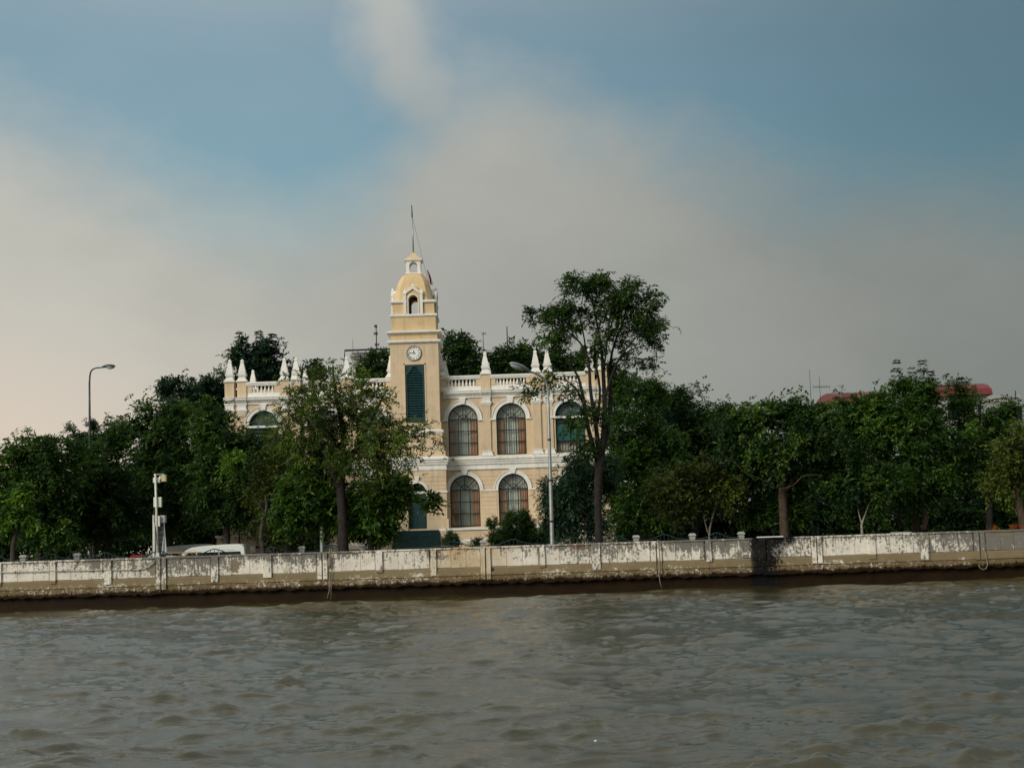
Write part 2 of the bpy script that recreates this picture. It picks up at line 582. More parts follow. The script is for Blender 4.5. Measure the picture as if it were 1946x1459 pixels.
def water_mat():
    m, t, b = mat_base('turbid river water')
    g = t.node('ShaderNodeNewGeometry')
    pos = g.outputs['Position']
    silt = t.noise(pos, 0.35, 4, 0.6)
    t.put(b.inputs['Base Color'], t.mix(silt, (0.030, 0.026, 0.007), (0.044, 0.039, 0.011)))
    b.inputs['Roughness'].default_value = 0.06
    b.inputs['IOR'].default_value = 1.66
    b.inputs['Specular IOR Level'].default_value = 0.5
    bp = t.node('ShaderNodeBump')
    bp.inputs['Strength'].default_value = 0.5
    bp.inputs['Distance'].default_value = 0.045
    h = t.m('ADD', t.noise(t.vm('MULTIPLY', pos, (1.0, 2.2, 1.0)), 3.0, 6, 0.62),
            t.m('MULTIPLY', t.noise(t.vm('MULTIPLY', pos, (1.0, 2.4, 1.0)), 11.0, 4, 0.6), 0.40))
    t.put(bp.inputs['Height'], h)
    t.put(b.inputs['Normal'], bp.outputs[0])
    return m


WATER = water_mat()
GROUNDM = plain('trodden earth and grass', (0.06, 0.065, 0.03), 0.95, var=0.4, scale=0.6)
PATHM = plain('concrete paving', (0.24, 0.23, 0.20), 0.9, var=0.2, scale=1.5)

GZ = 0.9        # level of the land behind the wall
WY = 66.0       # river face of the flood wall


# ------------------------------------------------------------------ water
def build_water():
    rng = np.random.default_rng(5)
    dense = np.linspace(-23.0, 23.0, 500)
    left = -23.0 - np.cumsum(np.geomspace(0.1, 6.5, 26))
    left = left[left > -84]
    az_ = np.radians(np.concatenate([left[::-1], dense, -left]))
    rows = np.concatenate([np.array([-60., -20., -5., 2., 5., 7.5, 9.5, 11.]), np.geomspace(13.5, 66.6, 820)])
    ta = np.tan(np.clip(az_, -1.47, 1.47))
    Yg = np.repeat(rows[:, None], len(ta), 1)
    X = ta[None, :] * np.maximum(Yg, 9.0)
    Y = Yg.copy()
    Z = np.zeros_like(X)
    DX = np.zeros_like(X)
    DY = np.zeros_like(X)
    cell = np.gradient(rows)[:, None]
    # wave groups make patches of rough and smooth water
    def groups(seed, sc):
        r = np.random.default_rng(seed)
        g = np.zeros_like(X)
        for _ in range(9):
            a = r.uniform(0, 2 * np.pi)
            k = 2 * np.pi / (sc * r.uniform(0.7, 1.6))
            g += np.sin(k * (X * np.cos(a) + Y * np.sin(a)) + r.uniform(0, 6.28))
        return g / 3.0
    g1 = np.clip(0.75 + 0.55 * groups(11, 14.0), 0.15, 2.0)
    g2 = np.clip(0.55 + 0.95 * groups(12, 6.0), 0.08, 3.2)
    specs = [(12.0, 6.0, 6, 0.040, 0), (5.0, 2.6, 12, 0.0100, 0), (2.5, 1.2, 22, 0.0046, 1), (1.2, 0.55, 34, 0.0024, 1), (0.55, 0.26, 40, 0.0016, 2), (0.26, 0.15, 40, 0.0009, 2)]
    for lmax, lmin, n, amp, gg in specs:
        for _ in range(n):
            lam = math.exp(rng.uniform(math.log(lmin), math.log(lmax)))
            k = 2 * np.pi / lam
            a = rng.normal(math.radians(-102), math.radians(30))
            cxk, cyk = math.cos(a), math.sin(a)
            ph = k * (X * cxk + Y * cyk) + rng.uniform(0, 6.28)
            fade = np.clip((lam / np.maximum(cell, 1e-3) - 2.2) / 2.5, 0, 1)
            A = amp * rng.uniform(0.5, 1.2) * fade
            if gg == 1:
                A = A * g1
            elif gg == 2:
                A = A * g2
            s = np.sin(ph)
            Z += A * np.cos(ph)
            DX -= 0.75 * A * cxk * s
            DY -= 0.75 * A * cyk * s
    # short steep-fronted crests scattered in patches
    for _ in range(3400):
        y0 = math.exp(rng.uniform(math.log(14.5), math.log(66.0)))
        x0 = rng.uniform(-0.46, 0.46) * y0
        gsel = 0.5 + 0.5 * math.sin(0.55 * x0 + 0.9 * math.sin(0.31 * y0)) * math.sin(0.42 * y0 + 1.3 + 0.15 * x0)
        if rng.uniform() > 0.22 + 0.9 * gsel ** 2:
            continue
        big = rng.uniform() ** 2.0
        a_ = 0.12 + 0.55 * big * rng.uniform(0.6, 1.3)
        wv = 0.055 + 0.085 * big
        h = wv * rng.uniform(0.35, 1.05) * (1.0 - 0.35 * big)
        th = rng.normal(math.radians(6), math.radians(13))
        if wv < 0.9 * y0 * 0.00195:
            wv = 0.9 * y0 * 0.00195
        r0, r1 = np.searchsorted(rows, [y0 - 2.2 * a_ - 5 * wv, y0 + 2.2 * a_ + 5 * wv])
        if r1 <= r0:
            continue
        lo_, hi_ = x0 - 2.6 * a_ - 0.4, x0 + 2.6 * a_ + 0.4
        c0 = min(np.searchsorted(X[r0], lo_), np.searchsorted(X[r1 - 1], lo_))
        c1 = max(np.searchsorted(X[r0], hi_), np.searchsorted(X[r1 - 1], hi_))
        xs, ys = X[r0:r1, c0:c1] - x0, Yg[r0:r1, c0:c1] - y0
        u = xs * math.cos(th) + ys * math.sin(th)
        v = -(-xs * math.sin(th) + ys * math.cos(th)) + 0.18 * a_ * (u / a_) ** 2 * rng.uniform(-1, 1) + 0.3 * wv * np.sin(u * 7 + x0)
        sh = np.where(v > 0, np.exp(-(np.abs(v) / (0.60 * wv)) ** 1.5), np.exp(-(np.abs(v) / (2.0 * wv)) ** 1.25))
        Z[r0:r1, c0:c1] += h * np.exp(-(u / a_) ** 2) * sh
    X = X + DX
    Y = np.where(Yg > 60, np.minimum(Y + DY, 66.75), Y + DY)
    me = bpy.data.meshes.new('river_water')
    nr, nc = X.shape
    co = np.stack([X, Y, Z + 0.06], -1).reshape(-1, 3).astype(np.float32)
    ii = np.arange(nr * nc).reshape(nr, nc)
    q = np.stack([ii[:-1, :-1], ii[:-1, 1:], ii[1:, 1:], ii[1:, :-1]], -1).reshape(-1, 4)
    mesh_from_np(me, co, q, 4)
    me.polygons.foreach_set('use_smooth', np.ones(len(q), bool))
    me.materials.append(WATER)
    me.update()
    o = bpy.data.objects.new('river_water', me)
    COL.objects.link(o)
    tag(o, kind='structure')


def mesh_from_np(me, co, faces, n):
    me.vertices.add(len(co))
    me.vertices.foreach_set('co', co.astype(np.float32).ravel())
    me.loops.add(faces.size)
    me.loops.foreach_set('vertex_index', faces.astype(np.int32).ravel())
    me.polygons.add(len(faces))
    me.polygons.foreach_set('loop_start', np.arange(0, faces.size, n, dtype=np.int32))
    me.update(calc_edges=True)


build_water()

# ------------------------------------------------------------------ land
g = MB()
i = [g.vert(-700, 66.55, GZ), g.vert(700, 66.55, GZ), g.vert(700, 1500, GZ), g.vert(-700, 1500, GZ)]
g.f.append(tuple(i))
tag(g.build('ground', GROUNDM), kind='structure')
g = MB()
g.box(-60, 60, 66.6, 69.2, GZ - 0.2, GZ + 0.02)
tag(g.build('riverside_path', PATHM), kind='structure')
g = MB()
g.box(-60, 60, 74.0, 86.0, GZ - 0.2, GZ + 0.012)
tag(g.build('street', plain('asphalt', (0.05, 0.05, 0.05), 0.9, var=0.2)), kind='structure')


# ------------------------------------------------------------------ flood wall
def build_wall():
    rng = random.Random(4)
    root = thing('flood_wall', (0, WY, 0), 'long stained white concrete flood wall along the river bank', 'wall')
    xs = [P(px, 1040, WY).x for px in (100, 205, 306, 408, 507, 612, 720, 822, 922, 1029, 1132, 1247, 1346, 1448, 1552, 1657, 1757, 1862)]
    step = 2.52
    while xs[0] > -42:
        xs.insert(0, xs[0] - step)
    while xs[-1] < 42:
        xs.append(xs[-1] + step)
    joints = set(round(P(px, 1040, WY).x, 3) for px in (306, 612, 922, 1247, 1552, 1862))
    T = 0.46
    core = MB()
    core.box(-46, 46, WY + 0.10, WY + T, 1.3, 2.255)
    core.box(-46, 46, WY + 0.30, WY + T + 0.25, -1.5, 1.3)
    core.build('core', WALLM, root)
    for x0, x1 in zip(xs, xs[1:]):
        is_j = any(abs(x0 - j) < 0.02 for j in joints)
        hw = rng.choice([0.13, 0.16, 0.19])
        # rib
        r = MB()
        zlow = rng.uniform(1.0, 1.3)
        dxr = rng.uniform(-0.02, 0.02)
        if is_j:
            for s in (-1, 1):
                r.loft([[(x0 + s * 0.13 - 0.10, WY - 0.055, z), (x0 + s * 0.13 + 0.10, WY - 0.055, z),
                         (x0 + s * 0.13 + 0.10, WY + 0.12, z), (x0 + s * 0.13 - 0.10, WY + 0.12, z)] for z in (zlow - 0.25, 2.24)])
        else:
            r.loft([[(x0 + dxr - hw, WY - 0.055, z), (x0 + dxr + hw, WY - 0.055, z), (x0 + dxr + hw, WY + 0.12, z), (x0 + dxr - hw, WY + 0.12, z)]
                    for z in (zlow, 2.24)])
        r.build('rib', RIBM if rng.random() < 0.55 else WALLM, root)
        # formwork panels between the ribs
        a, b = x0 + (0.24 if is_j else hw) + 0.012, x1 - hw - (0.10 if any(abs(x1 - j) < 0.02 for j in joints) else 0.0) - 0.012
        n = 3
        cuts = [a] + [a + (b - a) * (k + rng.uniform(-0.12, 0.12)) / n for k in range(1, n)] + [b]
        for p0, p1 in zip(cuts, cuts[1:]):
            d = rng.uniform(-0.012, 0.012)
            tl = rng.uniform(-0.006, 0.006)
            zb = 1.40 + rng.uniform(-0.015, 0.015)
            pm = MB()
            pm.loft([[(p0 + 0.008, WY + 0.03 + d + tl, zb), (p1 - 0.008, WY + 0.03 + d - tl, zb), (p1 - 0.008, WY + 0.14, zb), (p0 + 0.008, WY + 0.14, zb)],
                     [(p0 + 0.008, WY + 0.03 + d - tl, 2.235), (p1 - 0.008, WY + 0.03 + d + tl, 2.235), (p1 - 0.008, WY + 0.14, 2.235), (p0 + 0.008, WY + 0.14, 2.235)]])
            pm.build('panel', WALLM, root)
        # sloping foot band and its broken lower lip
        bm_ = MB()
        e = rng.uniform(-0.02, 0.02)
        g0, g1 = x0 + 0.004, x1 - 0.004
        bm_.prof_x(g0, g1, [(WY + 0.14, 1.39), (WY + 0.05, 1.385), (WY + 0.015, 1.33), (WY - 0.015 + e, 1.02), (WY + 0.02 + e, 0.99), (WY + 0.14, 0.99)])
        bm_.build('foot_band', WALLM, root)
        lip = MB()
        nn = 14
        top = []
        for k in range(nn + 1):
            xx = g0 + (g1 - g0) * k / nn
            zl = 0.62 + rng.uniform(-0.05, 0.06)
            top.append((xx, zl))
        for (xa, za), (xb, zb) in zip(top, top[1:]):
            lip.loft([[(xa, WY + 0.02 + e, za), (xb, WY + 0.02 + e, zb), (xb, WY + 0.32, zb), (xa, WY + 0.32, za)],
                      [(xa, WY + 0.03 + e, 0.985), (xb, WY + 0.03 + e, 0.985), (xb, WY + 0.32, 0.985), (xa, WY + 0.32, 0.985)]])
        lip.build('lower_beam', WALLM, root)
        # coping
        cp = MB()
        dz = rng.uniform(-0.008, 0.008)
        cp.loft([[(x0 + 0.006, WY - 0.03, 2.243), (x1 - 0.006, WY - 0.03, 2.243), (x1 - 0.006, WY + T + 0.02, 2.243), (x0 + 0.006, WY + T + 0.02, 2.243)],
                 [(x0 + 0.006, WY - 0.03, 2.305 + dz), (x1 - 0.006, WY - 0.03, 2.305 + dz), (x1 - 0.006, WY + T + 0.02, 2.315 + dz), (x0 + 0.006, WY + T + 0.02, 2.315 + dz)]])
        cp.build('coping_stone', WALLM, root)
    # faded red scribble
    sc = MB()
    for px, pts in ((1087, [(0, 8), (3, 0), (8, 1), (8, 7), (2, 9), (6, 12)]), (1096, [(0, 2), (2, 8), (5, 1), (6, 8)]),
                    (1104, [(0, 4), (5, 2), (6, 7), (1, 9)]), (1112, [(0, 3), (5, 0), (7, 4), (2, 6), (7, 9)])):
        pp = [P(px + a, 1034 + b, WY - 0.0) for a, b in pts]
        sc.tube([(p.x, WY + 0.012, p.z) for p in pp], 0.016, 4)
    sc.build('painted_scribble', SCRIB, root)
    # small drain hole collars
    for px, py in ((1556, 1060), (935, 1081)):
        p = P(px, py, WY)
        c = MB()
        c.loft([[(p.x + 0.07 * math.cos(a), WY - yy, p.z + 0.07 * math.sin(a)) for a in np.linspace(0, 2 * math.pi, 12, endpoint=False)] for yy in (-0.05, 0.04)])
        c.build('drain_pipe', DARK, root)


build_wall()


def rope(name, label, pts, r, cat='rope', mat=ROPE):
    w0 = [P(px, py, WY) for px, py in pts]
    m_ = MB()
    m_.tube([(p.x, WY - 0.07, p.z) for p in w0], r * 0.75, 6)
    o = m_.build(name, mat, None, True, (w0[-1].x, WY - 0.07, w0[-1].z))
    return tag(o, label, cat)


rope('mooring_rope', 'left strand of pale rope hanging beside a joint in the stained wall', [(627, 1042), (626, 1060), (626, 1085), (627, 1105), (626, 1122), (622, 1136)], 0.022)
rope('mooring_rope', 'right strand of pale rope hanging straight into the water', [(630, 1042), (630, 1062), (631, 1090), (630, 1110), (629, 1138)], 0.018)
rope('mooring_rope', 'single pale rope dangling below the wall joint near the red scribble', [(1250, 1025), (1253, 1055), (1254, 1078), (1252, 1092), (1254, 1106), (1257, 1116)], 0.024)
rope('hose', 'bent pale hose hooked out of the wall at the far right', [(1872, 1049), (1874, 1060), (1876, 1072), (1873, 1080), (1866, 1082), (1861, 1078), (1859, 1073)], 0.026, 'hose')
b_ = P(627, 1075, WY)
m_ = MB()
m_.loft([[(b_.x + r * math.cos(a), WY - 0.06 + 0.5 * r * math.sin(a), z) for a in np.linspace(0, 2 * math.pi, 8, endpoint=False)]
         for z, r in ((b_.z - 0.1, 0.07), (b_.z + 0.1, 0.10), (b_.z + 0.30, 0.09), (b_.z + 0.38, 0.03))])
tag(m_.build('rope_fender', plain('brown sacking', (0.20, 0.15, 0.11), 0.95, var=0.4, scale=12), None, True, (b_.x, WY - 0.06, b_.z - 0.1)),
    'brown sacking bundle tied round the two ropes on the wall', 'fender')


# ------------------------------------------------------------------ clock-tower building
BX, BY = -6.18, 91.0
BLD = thing('clock_tower_building', (BX, BY, GZ), 'cream two-storey building with white trim and a domed clock tower', 'building')


def B():
    return MB((BX, BY, 0))


WIN = (2.95, 6.04, 9.83)
PIL = (4.48, 7.72, 8.48, 11.2, 12.0)


def build_body():
    core = B()
    core.box(-12.1, 12.1, 0.85, 11.0, GZ - 0.2, 12.3)
    core.build('core', CREAM, BLD)
    rear = B()
    rear.box(-12.1, 12.1, 2.9, 3.1, 12.3, 13.0)
    rear.build('rear_parapet', CREAM, BLD)
    # walls, each storey of each bay is cut round its window
    lws = {}
    for s in (-1, 1):
        up = B()
        lo = B()
        for a, b, c, y in ((1.4, 4.48, 2.95, 0.0), (4.48, 7.42, 6.04, 0.0), (7.42, 12.2, 9.83, -0.16)):
            x0, x1 = sorted((s * a, s * b))
            up.arch_wall(x0, x1, 7.5, 12.0, s * c, 0.95, 8.02, 10.36, y, 0.32)
            lo.arch_wall(x0, x1, 3.0, 7.5, s * c, 0.95, 3.50, 5.83, y, 0.32)
        for mb, z0, z1 in ((up, 7.5, 12.0), (lo, 3.0, 7.5)):
            xs = s * 7.42
            v = [(xs, -0.16, z0), (xs, 0.0, z0), (xs, 0.0, z1), (xs, -0.16, z1)]
            mb.f.append(tuple(mb.vert(*p) for p in v))
            mb.box(*sorted((s * 12.2, s * 12.0)), -0.155, 11.0, z0, z1)
        up.build('upper_wall', CREAM, BLD)
        lws[s] = lo.build('lower_wall', CREAM, BLD)
    # rusticated courses of the ground floor
    h, gap = 0.262, 0.022
    z = 3.52
    while z + h < 7.05:
        zm0, zm1 = z, z + h - gap
        for a, b, y in ((-12.2, -7.42, -0.16), (-7.42, -1.85, 0.0), (1.85, 7.42, 0.0), (7.42, 12.2, -0.16)):
            cut = []
            for s in (-1, 1):
                for c in WIN:
                    cx = s * c
                    r = 1.06 if zm0 < 5.95 else math.sqrt(max(0.0, 1.12 ** 2 - (zm0 - 5.83) ** 2))
                    if r > 0.05 and a < cx < b:
                        cut.append((cx - r, cx + r))
            cut.sort()
            p = a
            segs = []
            for c0, c1 in cut:
                if c0 > p:
                    segs.append((p, c0))
                p = c1
            segs.append((p, b))
            for q0, q1 in segs:
                if q1 - q0 > 0.1:
                    c_ = B()
                    c_.box(q0 + 0.004, q1 - 0.004, y - 0.022, y + 0.01, zm0, zm1)
                    c_.build('course', CREAM, lws[1 if q0 + q1 > 0 else -1])
        z += h
    # mouldings
    low_prof = [(0.05, 7.12), (-0.10, 7.12), (-0.10, 7.24), (-0.06, 7.27), (-0.06, 7.42), (-0.16, 7.46), (-0.16, 7.58), (-0.22, 7.60),
                (-0.22, 7.72), (-0.30, 7.75), (-0.30, 7.86), (-0.12, 7.95), (0.05, 7.95)]
    top_prof = [(0.05, 11.74), (-0.08, 11.74), (-0.08, 11.86), (-0.16, 11.90), (-0.20, 11.99), (-0.30, 12.02), (-0.30, 12.12), (-0.34, 12.15), (-0.34, 12.20), (0.05, 12.24)]
    rail_prof = [(0.22, 12.96), (-0.06, 12.96), (-0.06, 13.05), (-0.11, 13.07), (-0.11, 13.17), (0.0, 13.2), (0.22, 13.2)]
    for s in (-1, 1):
        for a, b, y in ((1.75, 7.42, 0.0), (7.42, 12.24, -0.16)):
            x0, x1 = sorted((s * a, s * b))
            for nm, pr in (('lower_cornice', low_prof), ('upper_cornice', top_prof)):
                c_ = B()
                c_.prof_x(x0, x1, [(yy + y, zz) for yy, zz in pr])
                c_.build(nm, WHITE, BLD)
        # pilasters with base, cap and frieze block, pedestal and finial above
        for x in PIL:
            y = -0.16 if x > 7.42 else 0.0
            cx = s * x
            p = B()
            p.box(cx - 0.25, cx + 0.25, y - 0.09, y + 0.05, 8.25, 11.24)
            p.build('pilaster', CREAM, BLD)
            bs = B()
            bs.sq(cx, y + 0.0, [(7.95, 0.36, 0.20), (8.02, 0.36, 0.20), (8.20, 0.28, 0.13), (8.23, 0.31, 0.15), (8.28, 0.31, 0.15)])
            bs.build('pilaster_base', WHITE, BLD)
            cp = B()
            cp.sq(cx, y + 0.0, [(11.2, 0.275, 0.115), (11.26, 0.275, 0.115), (11.27, 0.31, 0.15), (11.33, 0.31, 0.15), (11.34, 0.345, 0.185), (11.44, 0.345, 0.185),
                                (11.45, 0.28, 0.12), (11.735, 0.28, 0.12)])
            cp.build('capital', WHITE, BLD)
            br = B()
            br.prof_x(cx - 0.33, cx + 0.33, [((yy - 0.06) if yy < 0 else yy, zz + (0.002 if zz > 12 else -0.002)) for yy, zz in [(a_ + (y if a_ < 0 else 0), b_2) for a_, b_2 in top_prof]])
            br.build('cornice_break', WHITE, BLD)
            pd = B()
            pd.box(cx - 0.30, cx + 0.30, y - 0.06, y + 0.50, 12.2, 13.23)
            pd.build('pedestal', CREAM, BLD)
    fin = B()
    secs = [(13.20, 0.35), (13.27, 0.35), (13.30, 0.30), (13.52, 0.19), (13.56, 0.19), (13.58, 0.25), (13.74, 0.27), (13.76, 0.22), (13.80, 0.20),
            (13.83, 0.215), (13.88, 0.215), (14.48, 0.09), (14.52, 0.115), (14.58, 0.105), (14.68, 0.03)]
    fin.sq(0, 0, [(a, b, b) for a, b in secs])
    fme = fin.mesh('finial', WHITE, (BX, BY, 0))
    for s in (-1, 1):
        for x in PIL:
            y = -0.16 if x > 7.42 else 0.0
            link_mesh('finial', fme, BLD, (BX + s * x, BY + y + 0.2, 0.03))
            rp = B()
            rp.box(s * x - 0.2 + 0.15, s * x + 0.2 + 0.15, 2.8, 3.2, 12.3, 13.05)
            rp.build('rear_pedestal', CREAM, BLD)
            o = link_mesh('finial', fme, BLD, (BX + s * x + 0.15, BY + 3.0, 13.05 - 13.2 * 0.9))
            o.scale = (0.85, 0.85, 0.9)
        x = s * 1.62
        link_mesh('finial', fme, BLD, (BX + x, BY + 0.35, 0.03))
        o = link_mesh('finial', fme, BLD, (BX + x + 0.2, BY + 1.6, 13.0 - 13.2 * 0.95))
        o.scale = (0.9, 0.9, 0.95)
        for x2 in (12.02, 8.5):
            rd = B()
            rd.tube([(s * x2, 0.05, 14.6), (s * x2, 0.05, 15.35)], [0.018, 0.008], 5)
            if s < 0:
                rd.build('lightning_rod', GREY_M, BLD)
    # balustrades
    bal = B()
    bal.lathe(0, 0, [(12.50, 0.085), (12.545, 0.085), (12.55, 0.05), (12.60, 0.062), (12.66, 0.085), (12.74, 0.07), (12.83, 0.042), (12.87, 0.06), (12.90, 0.045), (12.91, 0.085), (12.965, 0.085)], 8)
    bme = bal.mesh('baluster', WHITE, (BX, BY, 0), True)
    for s in (-1, 1):
        for a, b, y in ((1.62, 4.18, 0.0), (4.78, 7.42, 0.0), (8.78, 10.9, -0.16)):
            x0, x1 = sorted((s * a, s * b))
            base = B()
            base.box(x0, x1, y + 0.02, y + 0.24, 12.2, 12.505)
            base.build('balustrade_base', WHITE, BLD)
            rl = B()
            rl.prof_x(x0 - 0.0, x1 + 0.0, [(yy + y, zz) for yy, zz in rail_prof])
            rl.build('balustrade_rail', WHITE, BLD)
            for q0, q1 in ((x0, x0 + 0.34), (x1 - 0.34, x1)):
                e = B()
                e.box(q0, q1, y + 0.0, y + 0.26, 12.506, 12.957)
                e.build('end_block', CREAM, BLD)
            n = int((x1 - x0 - 0.68) / 0.215)
            for k in range(n):
                xx = x0 + 0.34 + (x1 - x0 - 0.68) * (k + 0.5) / n
                link_mesh('baluster', bme, BLD, (BX + xx, BY + y + 0.13, 0))
        rl = B()
        x0, x1 = sorted((s * 7.42, s * 8.2))
        rl.prof_x(x0, x1, [(yy - 0.16 + 0.04, zz) for yy, zz in rail_prof])
        rl.build('balustrade_rail', WHITE, BLD)
    # window surrounds
    for s in (-1, 1):
        for c in WIN:
            y = -0.16 if c > 7.42 else 0.0
            for zs, zk, r1 in ((10.36, 11.735, 1.24), (5.83, 7.115, 1.20)):
                ar = B()
                ar.ring_arch(s * c, zs, 0.96, r1 - 0.05, y - 0.06, y + 0.02, 24)
                ar.ring_arch(s * c, zs, r1 - 0.05, r1, y - 0.10, y + 0.02, 24)
                ar.build('arch_moulding', WHITE, BLD)
                ks = B()
                ks.prof_y(y - 0.15, y + 0.02, [(s * c - 0.13, zs + 0.97), (s * c + 0.13, zs + 0.97), (s * c + 0.19, zk - 0.06), (s * c + 0.23, zk - 0.04),
                                               (s * c + 0.23, zk - 0.004), (s * c - 0.23, zk - 0.004), (s * c - 0.23, zk - 0.04), (s * c - 0.19, zk - 0.06)])
                ks.build('keystone', WHITE, BLD)
                if zs > 8:
                    for t_ in (-1, 1):
                        im = B()
                        im.box(*sorted((s * c + t_ * 0.96, s * c + t_ * 1.34)), y - 0.11, y + 0.02, zs - 0.10, zs - 0.004)
                        im.build('impost', WHITE, BLD)
        # string course at the springing of the lower arches
        edges = [1.85, 1.75, 4.15, 4.84, 7.24, 8.63, 11.03, 12.2]
        for a, b in ((1.82, 1.99), (3.91, 5.08), (7.0, 7.42), (7.42, 8.87), (10.79, 12.2)):
            y = -0.16 if a >= 7.42 else 0.0
            sc = B()
            sc.box(*sorted((s * a, s * b)), y - 0.07, y + 0.02, 5.735, 5.845)
            sc.build('string_course', WHITE, BLD)


build_body()


# windows --------------------------------------------------------------
def curtain(parent, x0, x1, z0, z1, y, mat, waves, amp, seed, name='curtain'):
    rng = random.Random(seed)
    n = max(10, int(waves * 6))
    c_ = B()
    ph = rng.uniform(0, 6)
    top, bot = [], []
    for k in range(n + 1):
        x = x0 + (x1 - x0) * k / n
        dy = amp * math.sin(2 * math.pi * waves * k / n + ph) + 0.4 * amp * math.sin(2 * math.pi * waves * 2.3 * k / n)
        bot.append((x, y + dy, z0))
        top.append((x, y + dy * 0.8, z1))
    c_.loft([bot, top], cap=False, closed=False)
    return c_.build(name, mat, parent, True)


def make_window(cx, zb, zs, y, seed, brown=True):
    """3 x 3 lights below a fanlight; muntins, each pane and the curtains behind"""
    r = 0.95
    fr = B()
    yf = y + 0.20
    t = 0.035
    fr.ring_arch(cx, zs, r - 0.07, r - 0.002, yf, yf + 0.07, 22)
    for sx in (-1, 1):
        fr.box(*sorted((cx + sx * (r - 0.07), cx + sx * (r - 0.002))), yf, yf + 0.07, zb + 0.002, zs)
    fr.box(cx - r + 0.07, cx + r - 0.07, yf, yf + 0.07, zb + 0.002, zb + 0.08)
    win = fr.build('window', BLACK, BLD)
    ri = r - 0.07
    mun = B()
    mun.box(cx - ri, cx + ri, yf + 0.012, yf + 0.06, zs - t, zs + t)
    xs = [cx - ri, cx - 0.31, cx + 0.31, cx + ri]
    rows = [zb + 0.08, zb + 0.08 + (zs - zb - 0.08) / 3, zb + 0.08 + 2 * (zs - zb - 0.08) / 3, zs]
    for x in xs[1:3]:
        mun.box(x - t * 0.8, x + t * 0.8, yf + 0.016, yf + 0.056, zb + 0.08, zs - t)
    for z in rows[1:3]:
        mun.box(cx - ri, cx + ri, yf + 0.010, yf + 0.062, z - t * 0.8, z + t * 0.8)
    mun.ring_arch(cx, zs, 0.31 - t * 0.8, 0.31 + t * 0.8, yf + 0.012, yf + 0.06, 14)
    for a in (45, 90, 135):
        a = math.radians(a)
        d = Vector((math.cos(a), 0, math.sin(a)))
        q = Vector((-d.z, 0, d.x)) * t * 0.75
        p0, p1 = Vector((cx, 0, zs)), Vector((cx, 0, zs)) + d * ri
        mun.loft([[(p0.x - q.x, yy, p0.z - q.z), (p0.x + q.x, yy, p0.z + q.z), (p1.x + q.x, yy, p1.z + q.z), (p1.x - q.x, yy, p1.z - q.z)] for yy in (yf + 0.016, yf + 0.056)])
    mun.build('muntins', BLACK, win)
    yg = yf + 0.034
    for ix in range(3):
        for iz in range(3):
            p = B()
            p.box(xs[ix] + 0.002, xs[ix + 1] - 0.002, yg, yg + 0.006, rows[iz] + 0.002, rows[iz + 1] - 0.002)
            p.build('pane', GLASS, win)
    for k in range(4):
        a0, a1 = math.radians(45 * k), math.radians(45 * (k + 1))
        p = B()
        pr = [(cx, zs + 0.003)] + [(cx + ri * math.cos(a0 + (a1 - a0) * q / 7), zs + ri * math.sin(a0 + (a1 - a0) * q / 7)) for q in range(8)]
        p.prof_y(yg, yg + 0.006, pr)
        p.build('pane', GLASS, win)
    yc = y + 0.36
    curtain(win, cx - 1.0, cx + 1.0, zb - 0.05, zs + 1.0, yc + 0.12, CURT_W, 13, 0.03, seed)
    if brown:
        curtain(win, cx - 0.98, cx - 0.46, zb - 0.05, zs + 0.02, yc, CURT_B, 3, 0.03, seed + 1)
        curtain(win, cx + 0.46, cx + 0.98, zb - 0.05, zs + 0.02, yc, CURT_B, 3, 0.03, seed + 2)


